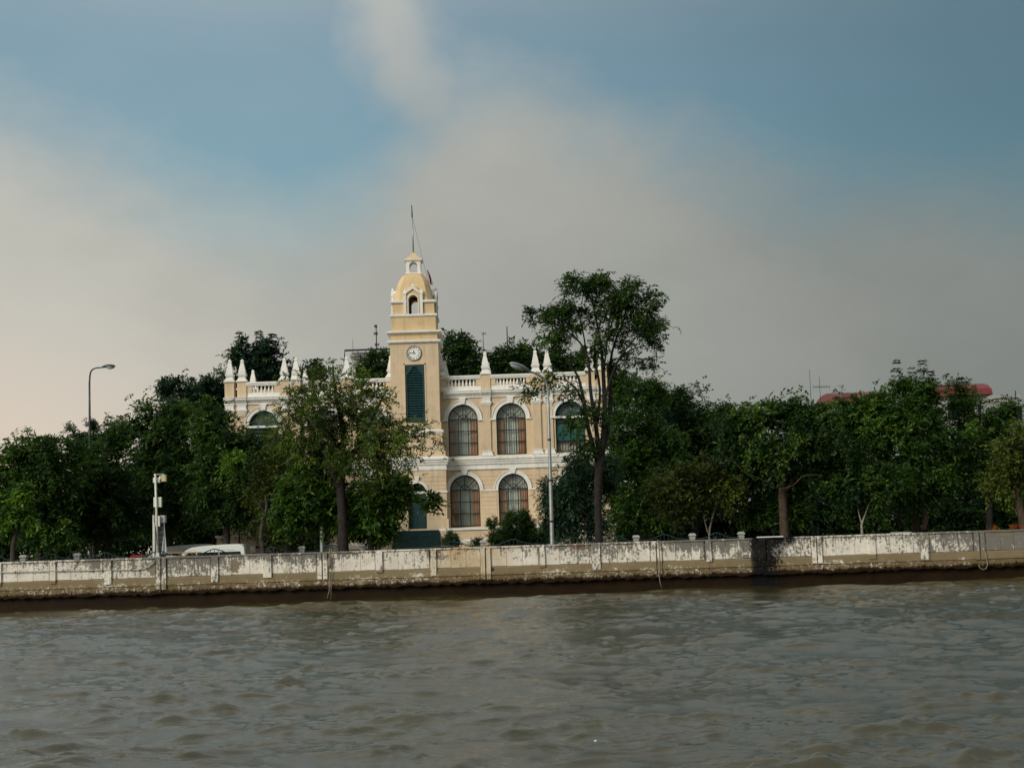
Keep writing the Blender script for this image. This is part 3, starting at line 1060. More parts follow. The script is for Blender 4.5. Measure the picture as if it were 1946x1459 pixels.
def make_green_window(cx, zb, zs, y):
    """green fanlight over a board shutter with a railing below"""
    r = 0.95
    yf = y + 0.16
    fr = B()
    fr.ring_arch(cx, zs, r - 0.20, r - 0.002, yf, yf + 0.08, 22)
    fr.box(cx - r + 0.02, cx + r - 0.02, yf, yf + 0.08, zs, zs + 0.13)
    win = fr.build('fanlight', GREEN, BLD)
    mun = B()
    for a in (20, 43, 66, 90, 114, 137, 160):
        a = math.radians(a)
        d = Vector((math.cos(a), 0, math.sin(a)))
        q = Vector((-d.z, 0, d.x)) * 0.022
        p0, p1 = Vector((cx, 0, zs + 0.1)) + d * 0.16, Vector((cx, 0, zs)) + d * (r - 0.19)
        mun.loft([[(p0.x - q.x, yy, p0.z - q.z), (p0.x + q.x, yy, p0.z + q.z), (p1.x + q.x, yy, p1.z + q.z), (p1.x - q.x, yy, p1.z - q.z)] for yy in (yf + 0.01, yf + 0.06)])
    mun.ring_arch(cx, zs + 0.1, 0.0, 0.22, yf + 0.008, yf + 0.07, 10)
    mun.build('spokes', GREEN, win)
    p = B()
    p.prof_y(yf + 0.03, yf + 0.036, [(cx + (r - 0.2) * math.cos(math.pi * k / 14), zs + 0.1 + (r - 0.25) * math.sin(math.pi * k / 14)) for k in range(15)])
    p.build('pane', GLASS, win)
    b2 = B()
    b2.box(cx - r, cx + r, y + 0.42, y + 0.46, zb, zs + 1.0)
    b2.build('blind', plain('pale blind', (0.45, 0.43, 0.38), 0.9) if 'pale blind' not in MATS else MATS['pale blind'], win)
    tr = B()
    tr.box(cx - 1.02, cx + 1.02, y - 0.10, yf + 0.06, zs - 0.14, zs - 0.005)
    tr.build('transom', WHITE, BLD)
    sh = B()
    sh.box(cx - r + 0.01, cx + r - 0.01, yf + 0.01, yf + 0.07, zb + 0.78, zb + 1.72)
    s_ = sh.build('shutter', GREEN_P, BLD)
    bd = B()
    for k in range(5):
        x = cx - r + 0.02 + k * (2 * r - 0.04) / 4
        bd.box(x - 0.02, x + 0.02, yf - 0.012, yf + 0.008, zb + 0.79, zb + 1.71)
    bd.build('batten', GREEN, s_)
    hd = B()
    hd.box(cx - r + 0.01, cx + r - 0.01, yf + 0.005, yf + 0.07, zs - 0.42, zs - 0.16)
    hd.build('head_panel', GREEN, BLD)
    rl = B()
    rl.box(cx - r + 0.01, cx + r - 0.01, yf, yf + 0.05, zb + 0.70, zb + 0.75)
    rl.box(cx - r + 0.01, cx + r - 0.01, yf, yf + 0.05, zb + 0.06, zb + 0.11)
    rail = rl.build('railing', BLACK, BLD)
    for k in range(11):
        x = cx - r + 0.08 + k * (2 * r - 0.16) / 10
        q = B()
        q.box(x - 0.02, x + 0.02, yf + 0.01, yf + 0.04, zb + 0.112, zb + 0.698)
        q.build('bar', BLACK, rail)


sd_ = 0
for s in (-1, 1):
    for c in WIN:
        y = -0.16 if c > 7.42 else 0.0
        sd_ += 10
        if c > 7.42:
            make_green_window(s * c, 8.02, 10.36, y)
        else:
            make_window(s * c, 8.02, 10.36, y, sd_)
        make_window(s * c, 3.50, 5.83, y, sd_ + 3)


# tower ----------------------------------------------------------------
def slab(name, z0, z1, hw, hd, cy, mat=None, prof=None):
    m_ = B()
    if prof is None:
        prof = [(z0, 0.0), (z1, 0.0)]
    m_.sq(0, cy, [(z, hw + d, hd + d) for z, d in prof])
    return m_.build(name, mat or WHITE, BLD)


def build_tower():
    TY = -1.0                       # tower front, in front of the wings
    D = 1.53
    cy = TY + D                     # tower axis
    # ground stage with the arched doorway
    m_ = B()
    m_.arch_wall(-1.84, 1.84, 1.0, 7.14, -0.02, 0.58, 3.45, 5.72, TY - 0.32, 0.45)
    for s in (-1, 1):
        m_.box(*sorted((s * 1.84, s * 1.62)), TY - 0.315, 0.3, 1.0, 7.14)
    gw = m_.build('tower_base_wall', CREAM, BLD)
    h, gap = 0.262, 0.022
    z = 4.05
    while z + h < 7.05:
        cutr = 0.76 if z < 5.8 else math.sqrt(max(0, 0.80 ** 2 - (z - 5.72) ** 2))
        for a, b in ((-1.84, -0.02 - cutr), (-0.02 + cutr, 1.84)):
            if b - a > 0.1:
                q = B()
                q.box(a, b - 0.002, TY - 0.343, TY - 0.31, z, z + h - gap)
                q.build('course', CREAM, gw)
        z += h
    for s in (-1, 1):
        q = B()
        q.box(*sorted((s * 0.62, s * 1.93)), TY - 0.42, TY - 0.30, 3.30, 4.02)
        q.build('tower_plinth', CREAM, BLD)
        q = B()
        q.box(*sorted((s * 0.74, s * 1.9)), TY - 0.39, TY - 0.30, 5.68, 5.79)
        q.build('string_course', WHITE, BLD)
    q = B()
    q.ring_arch(-0.02, 5.72, 0.59, 0.76, TY - 0.42, TY - 0.30, 20)
    q.build('arch_moulding', WHITE, BLD)
    q = B()
    q.prof_y(TY - 0.46, TY - 0.30, [(-0.12, 6.32), (0.08, 6.32), (0.14, 6.72), (-0.18, 6.72)])
    q.build('keystone', WHITE, BLD)
    dr = B()
    dr.box(-0.59, 0.55, TY + 0.05, TY + 0.12, 3.45, 5.66)
    door = dr.build('door', GREEN, BLD)
    q = B()
    for x0, x1 in ((-0.50, -0.06), (0.02, 0.46)):
        for z0, z1 in ((3.6, 4.4), (4.5, 5.5)):
            q.box(x0, x1, TY + 0.03, TY + 0.055, z0, z1)
    q.build('door_panels', GREEN, door)
    q = B()
    q.box(-0.03, 0.0, TY - 0.01, TY + 0.05, 4.4, 4.55)
    q.build('handle', GREY_M, door)
    q = B()
    q.box(-0.62, 0.58, TY - 0.02, TY + 0.12, 5.66, 5.80)
    q.build('door_transom', WHITE, BLD)
    q = B()
    q.prof_y(TY + 0.07, TY + 0.08, [(-0.02 + 0.57 * math.cos(math.pi * k / 14), 5.8 + 0.5 * math.sin(math.pi * k / 14)) for k in range(15)])
    q.build('fanlight_glass', CGLASS, BLD)
    # cornice round the tower foot
    slab('tower_cornice', 0, 0, 1.84, D + 0.31, cy, prof=[(7.12, 0.05), (7.24, 0.05), (7.27, 0.02), (7.42, 0.02), (7.46, 0.10), (7.58, 0.10), (7.60, 0.16), (7.72, 0.16), (7.75, 0.24), (7.86, 0.24), (7.96, 0.06)])
    slab('tower_pedestal', 7.95, 8.35, 1.83, D + 0.30, cy, CREAM)
    slab('tower_pedestal', 8.348, 8.78, 1.74, D + 0.21, cy, CREAM)
    slab('tower_pedestal', 8.775, 9.5, 1.66, D + 0.13, cy, CREAM)
    slab('tower_moulding', 0, 0, 1.66, D + 0.13, cy, prof=[(9.44, 0.03), (9.50, 0.03), (9.51, 0.08), (9.63, 0.08), (9.68, 0.0)])
    slab('tower_pedestal', 9.66, 10.16, 1.60, D + 0.06, cy, CREAM)
    # shaft: four walls so that the louvre sits in a recess
    sh = B()
    W = 1.54
    for x0, x1, z0, z1 in ((-W, -0.64, 10.15, 15.28), (0.64, W, 10.15, 15.28), (-0.64, 0.64, 13.90, 15.28)):
        sh.box(x0, x1, TY, TY + 0.3, z0, z1)
    sh.box(-W, W, TY + 0.3, TY + 2 * D, 10.15, 15.28)
    sh.build('tower_shaft', CREAM, BLD)
    fr = B()
    for a, b, c, d in ((-0.70, -0.62, 10.25, 13.96), (0.62, 0.70, 10.25, 13.96), (-0.70, 0.70, 13.88, 13.96)):
        fr.box(a, b, TY - 0.03, TY + 0.12, c, d)
    fr.build('louvre_surround', CREAM, BLD)
    lf = B()
    for x0, x1, z0, z1 in ((-0.62, -0.50, 10.25, 13.88), (0.50, 0.62, 10.25, 13.88), (-0.5, 0.5, 10.25, 10.45), (-0.5, 0.5, 13.74, 13.88)):
        lf.box(x0, x1, TY + 0.04, TY + 0.14, z0, z1)
    # pointed head of the louvre frame
    for s in (-1, 1):
        lf.prof_y(TY + 0.045, TY + 0.13, [(s * 0.5, 13.74), (s * 0.5, 13.20), (s * 0.12, 13.74)] if s > 0 else [(-0.5, 13.74), (-0.12, 13.74), (-0.5, 13.20)])
    lv = lf.build('louvre', GREEN, BLD)
    bk = B()
    bk.box(-0.5, 0.5, TY + 0.2, TY + 0.24, 10.3, 13.85)
    bk.build('louvre_back', DARK, lv)
    sl = B()
    sl.loft([[(-0.5, TY + 0.06, 0.0), (0.5, TY + 0.06, 0.0), (0.5, TY + 0.19, 0.12), (-0.5, TY + 0.19, 0.12)],
             [(-0.5, TY + 0.06, 0.03), (0.5, TY + 0.06, 0.03), (0.5, TY + 0.19, 0.15), (-0.5, TY + 0.19, 0.15)]])
    sme = sl.mesh('slat', GREEN, (BX, BY, 0))
    for k in range(20):
        link_mesh('slat', sme, lv, (BX, BY, 10.46 + k * 0.163))
    # clock
    cz, cx = 14.61, -0.02
    rim = B()
    rim.loft([[(cx + r * math.cos(a), y, cz + r * math.sin(a)) for a in np.linspace(0, 2 * math.pi, 40, endpoint=False)]
              for r, y in ((0.49, TY + 0.02), (0.49, TY - 0.06), (0.46, TY - 0.09), (0.425, TY - 0.07), (0.42, TY - 0.03))])
    ck = rim.build('clock', plain('grey clock rim', (0.22, 0.21, 0.20), 0.5), BLD)
    fc = B()
    fc.loft([[(cx + 0.43 * math.cos(a), y, cz + 0.43 * math.sin(a)) for a in np.linspace(0, 2 * math.pi, 40, endpoint=False)] for y in (TY - 0.035, TY - 0.045)])
    fc.build('dial', CLOCKF, ck)
    nums = ['XII', 'I', 'II', 'III', 'IIII', 'V', 'VI', 'VII', 'VIII', 'IX', 'X', 'XI']
    for k, tx in enumerate(nums):
        cu = bpy.data.curves.new('numeral', 'FONT')
        cu.body = tx
        cu.size = 0.15
        cu.align_x, cu.align_y = 'CENTER', 'CENTER'
        cu.extrude = 0.004
        tmp = bpy.data.objects.new('tmp', cu)
        COL.objects.link(tmp)
        me = bpy.data.meshes.new_from_object(tmp)
        bpy.data.objects.remove(tmp)
        a = math.radians(30 * k)
        M4 = Matrix.Translation((cx + 0.335 * math.sin(a) + 0, TY - 0.053, cz + 0.335 * math.cos(a))) @ Matrix.Rotation(a, 4, 'Y') @ Matrix.Rotation(math.pi / 2, 4, 'X')
        me.transform(Matrix.Translation((0, 0, -GZ)) @ M4)
        me.materials.clear()
        me.materials.append(BLACK)
        me.name = 'numeral'
        link_mesh('numeral', me, ck)
    for ln, wd, deg, back in ((0.21, 0.030, 353, 0.05), (0.36, 0.020, 276, 0.10)):
        a = math.radians(deg)
        d = Vector((math.sin(a), 0, math.cos(a)))
        q = Vector((d.z, 0, -d.x))
        h_ = B()
        c0 = Vector((cx, 0, cz))
        yy = TY - 0.062 - (0.01 if ln > 0.3 else 0)
        o4 = [c0 - d * back - q * wd * 0.6, c0 - d * back + q * wd * 0.6, c0 + d * ln * 0.6 + q * wd, c0 + d * ln, c0 + d * ln * 0.6 - q * wd]
        h_.prof_y(yy - 0.006, yy, [(p.x, p.z) for p in o4])
        h_.build('hand', BLACK, ck)
    # upper stages
    slab('tower_string', 0, 0, 1.54, D, cy, prof=[(15.26, 0.06), (15.30, 0.14), (15.36, 0.17), (15.44, 0.17), (15.48, 0.02)])
    slab('tower_frieze', 15.46, 15.90, 1.50, D - 0.03, cy, CREAM_UP)
    slab('tower_eaves', 0, 0, 1.50, D - 0.03, cy, prof=[(15.86, 0.04), (15.92, 0.20), (15.94, 0.24), (16.04, 0.24), (16.10, 0.0)])
    slab('attic_stage', 16.08, 17.02, 1.42, 1.42, cy, CREAM_UP)
    slab('attic_cornice', 0, 0, 1.42, 1.42, cy, prof=[(16.98, 0.02), (17.03, 0.10), (17.14, 0.10), (17.18, -0.02)])
    # belfry stage, open through the middle
    by = []
    hw = 1.34
    for s in (-1, 1):
        for q in (-1, 1):
            bf = B()
            bf.box(*sorted((s * 0.42, s * hw)), *sorted((cy + q * 0.42, cy + q * hw)), 17.17, 17.94)
            bf.build('belfry_pier', CREAM_UP, BLD)
    for s in (-1, 1):
        for q in (-1, 1):
            c_ = B()
            c_.sq(s * 0.94, cy + q * 0.94, [(17.90, 0.50), (17.95, 0.53), (18.04, 0.53), (18.07, 0.45)])
            c_.build('belfry_cornice', WHITE, BLD)
    # square dome, cut open by the four dormers
    dm = B()
    prof = [(18.05, 1.30), (18.35, 1.25), (18.75, 1.16), (19.15, 1.05), (19.45, 0.94), (19.7, 0.80), (19.86, 0.66), (19.93, 0.55)]
    secs = []
    for z, h_ in prof:
        ch = h_ * 0.30
        secs.append([(-h_ + ch, cy - h_, z), (h_ - ch, cy - h_, z), (h_, cy - h_ + ch, z), (h_, cy + h_ - ch, z), (h_ - ch, cy + h_, z), (-h_ + ch, cy + h_, z), (-h_, cy + h_ - ch, z), (-h_, cy - h_ + ch, z)])
    ins = [[(x * 0.92, cy + (y - cy) * 0.92, z - (0.1 if k else 0)) for x, y, z in r] for k, r in enumerate(secs)]
    # side walls above the arch head only: the arch itself is cut by starting the dome faces beside it
    for ring_set in (secs, ins):
        for k in range(8):
            lo_ = 0
            for a, b in zip(ring_set, ring_set[1:]):
                p = [a[k], a[(k + 1) % 8], b[(k + 1) % 8], b[k]]
                if k in (0, 2, 4, 6) and a[0][2] < 18.5:
                    # leave a 0.84 m gap in the middle of the face for the dormer arch
                    p0, p1, p2, p3 = [Vector(v) for v in p]
                    L = (p1 - p0).length
                    f0 = max(0.02, 0.5 - 0.42 / L)
                    for f_a, f_b in ((0.0, f0), (1 - f0, 1.0)):
                        dm.f.append(tuple(dm.vert(*v) for v in (p0.lerp(p1, f_a), p0.lerp(p1, f_b), p3.lerp(p2, f_b), p3.lerp(p2, f_a))))
                else:
                    dm.f.append(tuple(dm.vert(*v) for v in p))
    dm.build('dome', CREAM_UP, BLD)
    tp = B()
    tp.box(-0.6, 0.6, cy - 0.6, cy + 0.6, 19.86, 19.95)
    tp.build('dome_top', CREAM_UP, BLD)
    # four dormers
    def dorm(mb, fn):
        mb.v = [fn(*v) for v in mb.v]
        return mb
    for k in range(4):
        ang = k * math.pi / 2
        ca, sa = math.cos(ang), math.sin(ang)

        def rot(mb):
            nv = []
            for x, y, z in mb.v:
                lx, ly = x - BX, y - BY - cy
                nv.append((BX + lx * ca - ly * sa, BY + cy + lx * sa + ly * ca, z))
            mb.v = nv
            return mb
        yf = cy - 1.44
        a_ = B()
        a_.arch_wall(-0.5, 0.5, 17.16, 18.42, 0.0, 0.30, 17.17, 18.10, yf + 0.04, 0.62, 14)
        a_.f.append(tuple(a_.vert(*p) for p in ((-0.5, yf + 0.04, 18.42), (0.5, yf + 0.04, 18.42), (0.0, yf + 0.04, 18.86))))
        for s in (-1, 1):
            a_.box(*sorted((s * 0.5, s * 0.44)), yf + 0.041, yf + 0.8, 17.16, 18.42)
        rot(a_).build('dormer', CREAM_UP, BLD)
        q = B()
        q.ring_arch(0.0, 18.10, 0.305, 0.37, yf - 0.01, yf + 0.05, 14)
        for s in (-1, 1):
            q.box(*sorted((s * 0.305, s * 0.36)), yf - 0.008, yf + 0.05, 17.17, 18.10)
        rot(q).build('arch_moulding', WHITE, BLD)
        for s in (-1, 1):
            q = B()
            q.sq(s * 0.53, yf + 0.05, [(17.17, 0.085), (18.46, 0.085), (18.47, 0.115), (18.53, 0.115), (18.54, 0.08), (18.58, 0.09), (18.80, 0.012)])
            rot(q).build('dormer_column', WHITE, BLD)
        q = B()
        for s in (-1, 1):
            q.loft([[(s * x, y, z) for x, z in ((0.0, 18.80), (0.60, 18.40), (0.64, 18.50), (0.0, 18.96))] for y in ((yf - 0.06, yf + 0.85) if s > 0 else (yf + 0.85, yf - 0.06))])
        q.sq(0, yf + 0.02, [(18.90, 0.06), (18.97, 0.085), (19.0, 0.085), (19.14, 0.01)])
        rot(q).build('gable', WHITE, BLD)
    # lantern
    slab('lantern_base', 19.93, 20.03, 0.54, 0.54, cy)
    ln = B()
    for s in (-1, 1):
        for q in (-1, 1):
            ln.box(*sorted((s * 0.26, s * 0.47)), *sorted((cy + q * 0.26, cy + q * 0.47)), 20.02, 20.52)
    for y0 in (cy - 0.47, cy + 0.26):
        for k in range(10):
            a0, a1 = math.pi * k / 10, math.pi * (k + 1) / 10
            x0, x1 = 0.26 * math.cos(a1), 0.26 * math.cos(a0)
            z0 = 20.52 + 0.26 * min(math.sin(a0), math.sin(a1))
            ln.box(x0, x1, y0, y0 + 0.21, z0, 20.82)
    for s in (-1, 1):
        ln.box(*sorted((s * 0.26, s * 0.47)), cy - 0.47, cy + 0.47, 20.52, 20.82)
    ln.build('lantern', WHITE, BLD)
    slab('lantern_eaves', 0, 0, 0.47, 0.47, cy, prof=[(20.80, 0.0), (20.83, 0.10), (20.90, 0.12), (20.92, 0.12)])
    slab('lantern_roof', 0, 0, 0.0, 0.0, cy, CREAM_UP, prof=[(20.918, 0.56), (21.02, 0.42), (21.2, 0.24), (21.40, 0.10), (21.46, 0.03)])
    # flagpole
    pl = B()
    pl.tube([(0, cy, 21.4), (-0.02, cy, 23.84)], [0.05, 0.035], 8)
    fp = pl.build('flagpole', GREY_M, BLD, True)
    q = B()
    q.tube([(-0.02, cy, 23.8), (-0.03, cy, 24.62)], [0.045, 0.03], 8)
    q.build('pole_tip', DARK_M, fp, True)
    q = B()
    a, b = Vector((0.02, cy, 23.72)), Vector((1.62, cy - 1.3, 16.6))
    q.tube([a.lerp(b, k / 8) + Vector((0, 0, -0.18 * math.sin(math.pi * k / 8))) for k in range(9)], 0.014, 5)
    q.build('halyard', DARK_M, fp)
    # gilt letters
    cu = bpy.data.curves.new('letters', 'FONT')
    cu.body = '\u0e23\u0e21'
    cu.size = 0.42
    cu.extrude = 0.015
    tmp = bpy.data.objects.new('tmp', cu)
    COL.objects.link(tmp)
    me = bpy.data.meshes.new_from_object(tmp)
    bpy.data.objects.remove(tmp)
    me.transform(Matrix.Translation((1.08, TY - 0.155, 8.92 - GZ)) @ Matrix.Rotation(math.pi / 2, 4, 'X'))
    me.materials.clear()
    me.materials.append(GOLD)
    me.name = 'gilt_letters'
    link_mesh('gilt_letters', me, BLD)
    return cy


TCY = build_tower()


# flag drooping on the halyard
def build_flag():
    p = P(815, 524, BY + TCY - 1.0)
    m_ = {}
    cols = [FLAGR, FLAGW, FLAGB, FLAGW, FLAGR]
    root = thing('flag', (p.x, p.y, p.z - 0.5), 'small limp red, white and navy flag on the halyard beside the dome', 'flag')
    fr = [0, 1 / 6, 2 / 6, 4 / 6, 5 / 6, 1]
    for k in range(5):
        b = MB()
        rings = []
        for j in range(9):
            t = j / 8
            zz = p.z + 0.42 - 0.95 * t
            def pt(f):
                w_ = 0.10 + 0.30 * t * (1 - 0.35 * t)
                return (p.x - 0.12 + w_ * f + 0.10 * t, p.y + 0.10 * math.sin(9 * f + 3 * t), zz - 0.12 * f)
            rings.append([pt(fr[k] + (fr[k + 1] - fr[k]) * q / 3) for q in range(4)])
        b.loft(rings, cap=False, closed=False)
        b.build('stripe', cols[k], root, True)


build_flag()


# podium and stairs
def build_podium():
    py = -2.6
    for s in (-1, 1):
        a, b = (1.46, 12.4)
        x0, x1 = sorted((s * a, s * b))
        m_ = B()
        m_.box(x0, x1, py, 0.2, GZ - 0.1, 3.28)
        m_.build('podium', CREAM, BLD)
        m_ = B()
        m_.box(x0 - 0.08, x1 + 0.08, py - 0.10, 0.1, 3.281, 3.41)
        m_.build('podium_coping', WHITE, BLD)
        m_ = B()
        m_.prof_x(x0, x1, [(py + 0.02, 2.5), (py - 0.14, 2.5), (py - 0.14, 2.64), (py - 0.08, 2.69), (py + 0.02, 2.69)])
        m_.build('podium_moulding', WHITE, BLD)
        m_ = B()
        m_.box(x0 + 0.01, x1 - 0.01, py - 0.12, py + 0.02, GZ - 0.1, 2.499)
        m_.build('podium_base', CREAM, BLD)
        m_ = B()
        m_.box(*sorted((s * 1.45, s * 1.9)), py - 0.22, py + 0.05, GZ - 0.1, 3.27)
        m_.build('podium_pier', CREAM, BLD)
    n = 14
    rise = (3.34 - GZ) / n
    lan = B()
    lan.box(-1.44, 1.44, py, -1.35, GZ - 0.1, 3.34)
    lan.build('stair_landing', STAIRG, BLD)
    st = B()
    for k in range(1, n):
        z1 = 3.34 - k * rise
        q = B()
        q.box(-1.44, 1.44, py - 0.3 * k, py - 0.3 * (k - 1) - 0.002, GZ - 0.1, z1)
        q.build('step', STAIRG, BLD)


build_podium()


# ------------------------------------------------------------------ foliage
def nrm(a):
    return a / np.maximum(np.linalg.norm(a, axis=-1, keepdims=True), 1e-9)


def leaves_mesh(name, rng, C, R, center, mat, sprays, per, length, width, droop, up, tint, tspread, thick=0.35, flat=0.8):
    """sprays of small folded leaves round the clump centres C"""
    n = len(C)
    K = n * sprays
    c = np.repeat(C, sprays, 0)
    r = np.repeat(R, sprays)
    outw = nrm(c - center)
    d = nrm(rng.normal(size=(K, 3)) + 0.75 * outw + np.array([0, 0, up]))
    st = c + rng.normal(size=(K, 3)) * (r * thick)[:, None]
    L = r * rng.uniform(0.5, 1.15, K)
    t = np.linspace(0.12, 1.0, per)[None, :] + rng.uniform(-0.04, 0.04, (K, per))
    pos = st[:, None, :] + d[:, None, :] * (L[:, None] * t)[..., None]
    pos[..., 2] -= droop * L[:, None] * t ** 2
    s = nrm(np.cross(d, np.array([0, 0, 1.0])) + 0.25 * rng.normal(size=(K, 3)))
    sg = np.where(np.arange(per) % 2 == 0, 1.0, -1.0)[None, :, None]
    ld = nrm(0.55 * d[:, None, :] + sg * 0.8 * s[:, None, :] + 0.28 * rng.normal(size=(K, per, 3)) + np.array([0, 0, -0.15]))
    nn = nrm(np.array([0, 0, flat]) + 0.5 * rng.normal(size=(K, per, 3)) + 0.3 * outw[:, None, :])
    wd = nrm(np.cross(ld, nn))
    ln = length * rng.uniform(0.65, 1.3, (K, per, 1))
    wv = width * rng.uniform(0.75, 1.25, (K, per, 1))
    p0 = pos
    p1 = pos + ld * ln * 0.48 + wd * wv * 0.5 + nn * wv * 0.16
    p2 = pos + ld * ln - np.array([0, 0, 1.0]) * ln * 0.12
    p3 = pos + ld * ln * 0.48 - wd * wv * 0.5 + nn * wv * 0.16
    co = np.stack([p0, p1, p2, p3], 2).reshape(-1, 3)
    q = np.arange(len(co)).reshape(-1, 4)
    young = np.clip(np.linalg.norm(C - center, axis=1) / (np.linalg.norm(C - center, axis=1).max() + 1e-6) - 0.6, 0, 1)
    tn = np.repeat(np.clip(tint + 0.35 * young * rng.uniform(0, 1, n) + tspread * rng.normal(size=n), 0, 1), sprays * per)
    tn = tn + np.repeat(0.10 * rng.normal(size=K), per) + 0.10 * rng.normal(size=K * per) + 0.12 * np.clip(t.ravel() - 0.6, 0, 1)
    return co, q, np.clip(tn, 0, 1)


def leaf_object(name, parts, mat, parent):
    """several leaf arrays joined into one mesh part"""
    cos, qs, ts, o = [], [], [], 0
    for co, q, tn in parts:
        cos.append(co)
        qs.append(q + o)
        ts.append(tn)
        o += len(co)
    co = np.concatenate(cos) - np.array(ORIG[parent.name])
    q = np.concatenate(qs)
    me = bpy.data.meshes.new(name)
    mesh_from_np(me, co, q, 4)
    at = me.attributes.new('tint', 'FLOAT', 'FACE')
    at.data.foreach_set('value', np.concatenate(ts).astype(np.float32))
    me.materials.append(mat)
    ob = link_mesh(name, me, parent)
    ob['kind'] = 'stuff'
    return ob


def tree(name, label, Y, limbs, blobs, mat, seed, cat='tree', group=None, bark=None, leaf=(0.25, 0.12), clump=0.75, sprays=22, per=9,
         droop=0.35, up=0.25, tint=0.45, tspread=0.27, dens=1.0, thick=0.35, extra=None, shell=2.4, depth=1.0, flat=0.8, crown_name='crown', twig=0.03):
    rng = np.random.default_rng(seed)
    s = Y / F
    base = P(limbs[0][0][0], limbs[0][0][1], Y + limbs[0][0][2])
    root = thing(name, (base.x, base.y, GZ), label, cat, group)
    tb = MB()
    nodes = []
    for lb in limbs:
        pts = [P(a, b, Y + c) for a, b, c, r in lb]
        rad = [r for a, b, c, r in lb]
        if lb is limbs[0]:
            pts.insert(0, Vector((pts[0].x, pts[0].y, GZ - 0.15)))
            rad.insert(0, rad[0] * 1.25)
        # resample as a smooth wobbly curve
        pp, rr = [], []
        for i in range(len(pts) - 1):
            m0 = pts[max(i - 1, 0)]
            a, b = pts[i], pts[i + 1]
            m1 = pts[min(i + 2, len(pts) - 1)]
            for k in range(4):
                u = k / 4
                h = a * (2 * u ** 3 - 3 * u ** 2 + 1) + (b - m0) * 0.5 * (u ** 3 - 2 * u ** 2 + u) + b * (-2 * u ** 3 + 3 * u ** 2) + (m1 - a) * 0.5 * (u ** 3 - u ** 2)
                pp.append(h)
                rr.append((rad[i] * (1 - u) + rad[i + 1] * u) * rng.uniform(0.92, 1.08))
        pp.append(pts[-1])
        rr.append(rad[-1])
        tb.tube(pp, rr, 8 if rad[0] > 0.1 else 6)
        lo_ = 3 if lb is limbs[0] else 1
        nodes += [(p, r) for p, r in list(zip(pp, rr))[lo_:]]
    parts = []
    allC = []
    if blobs:
        cen = np.mean([np.array(P(b[0], b[1], Y)) for b in blobs], 0)
        for b in blobs:
            px, py, rx, rz = b[:4]
            dy = b[4] if len(b) > 4 else 0.0
            dn = b[5] if len(b) > 5 else 1.0
            c0 = np.array(P(px, py, Y + dy))
            ax, az_ = rx * s, rz * s
            ay = 0.5 * (ax + az_) * depth
            n = max(3, int(dens * dn * 2.7 * math.pi * ax * az_ / (clump / 0.75) ** 2))
            u = nrm(rng.normal(size=(n, 3)))
            rad = rng.uniform(0, 1, n) ** (1 / shell)
            ax, ay, az_ = max(ax - clump * 0.45, 0.1 * clump), max(ay - clump * 0.4, 0.1), max(az_ - clump * 0.45, 0.1 * clump)
            C = c0 + u * rad[:, None] * np.array([ax, ay, az_])
            C = C[C[:, 2] > GZ + 0.4]
            if not len(C):
                continue
            R = clump * rng.uniform(0.7, 1.3, len(C))
            parts.append(leaves_mesh(name, rng, C, R, cen * 0.5 + c0 * 0.5, mat, sprays, per, leaf[0], leaf[1], droop, up, tint, tspread, thick, flat))
            allC.append(C)
        allC = np.concatenate(allC)
        npos = np.array([list(p) for p, r in nodes])
        order = np.argsort(np.linalg.norm(allC - npos.mean(0), axis=1))
        for c in allC[order]:
            dd = np.linalg.norm((npos - c) * np.array([1, 1, 0.8]), axis=1) + np.where(npos[:, 2] > c[2], 1.5, 0)
            k = int(np.argmin(dd))
            p, r = nodes[k]
            e = Vector(c)
            mid = p.lerp(e, 0.5) + Vector((rng.normal() * 0.12, rng.normal() * 0.12, -0.10 * (e - p).length + rng.normal() * 0.08))
            r0 = min(r * 0.6, twig * (0.6 + 0.35 * (e - p).length))
            tb.tube([p, mid, e], [r0, r0 * 0.7, r0 * 0.3], 4)
            nodes.append((mid, r0 * 0.7))
            nodes.append((e, r0 * 0.4))
            npos = np.vstack([npos, [list(mid)], [list(e)]])
    tb.build('trunk', bark or BARK, root, True)
    if extra:
        parts += extra(rng)
    if parts:
        leaf_object(crown_name, parts, mat, root)
    return root


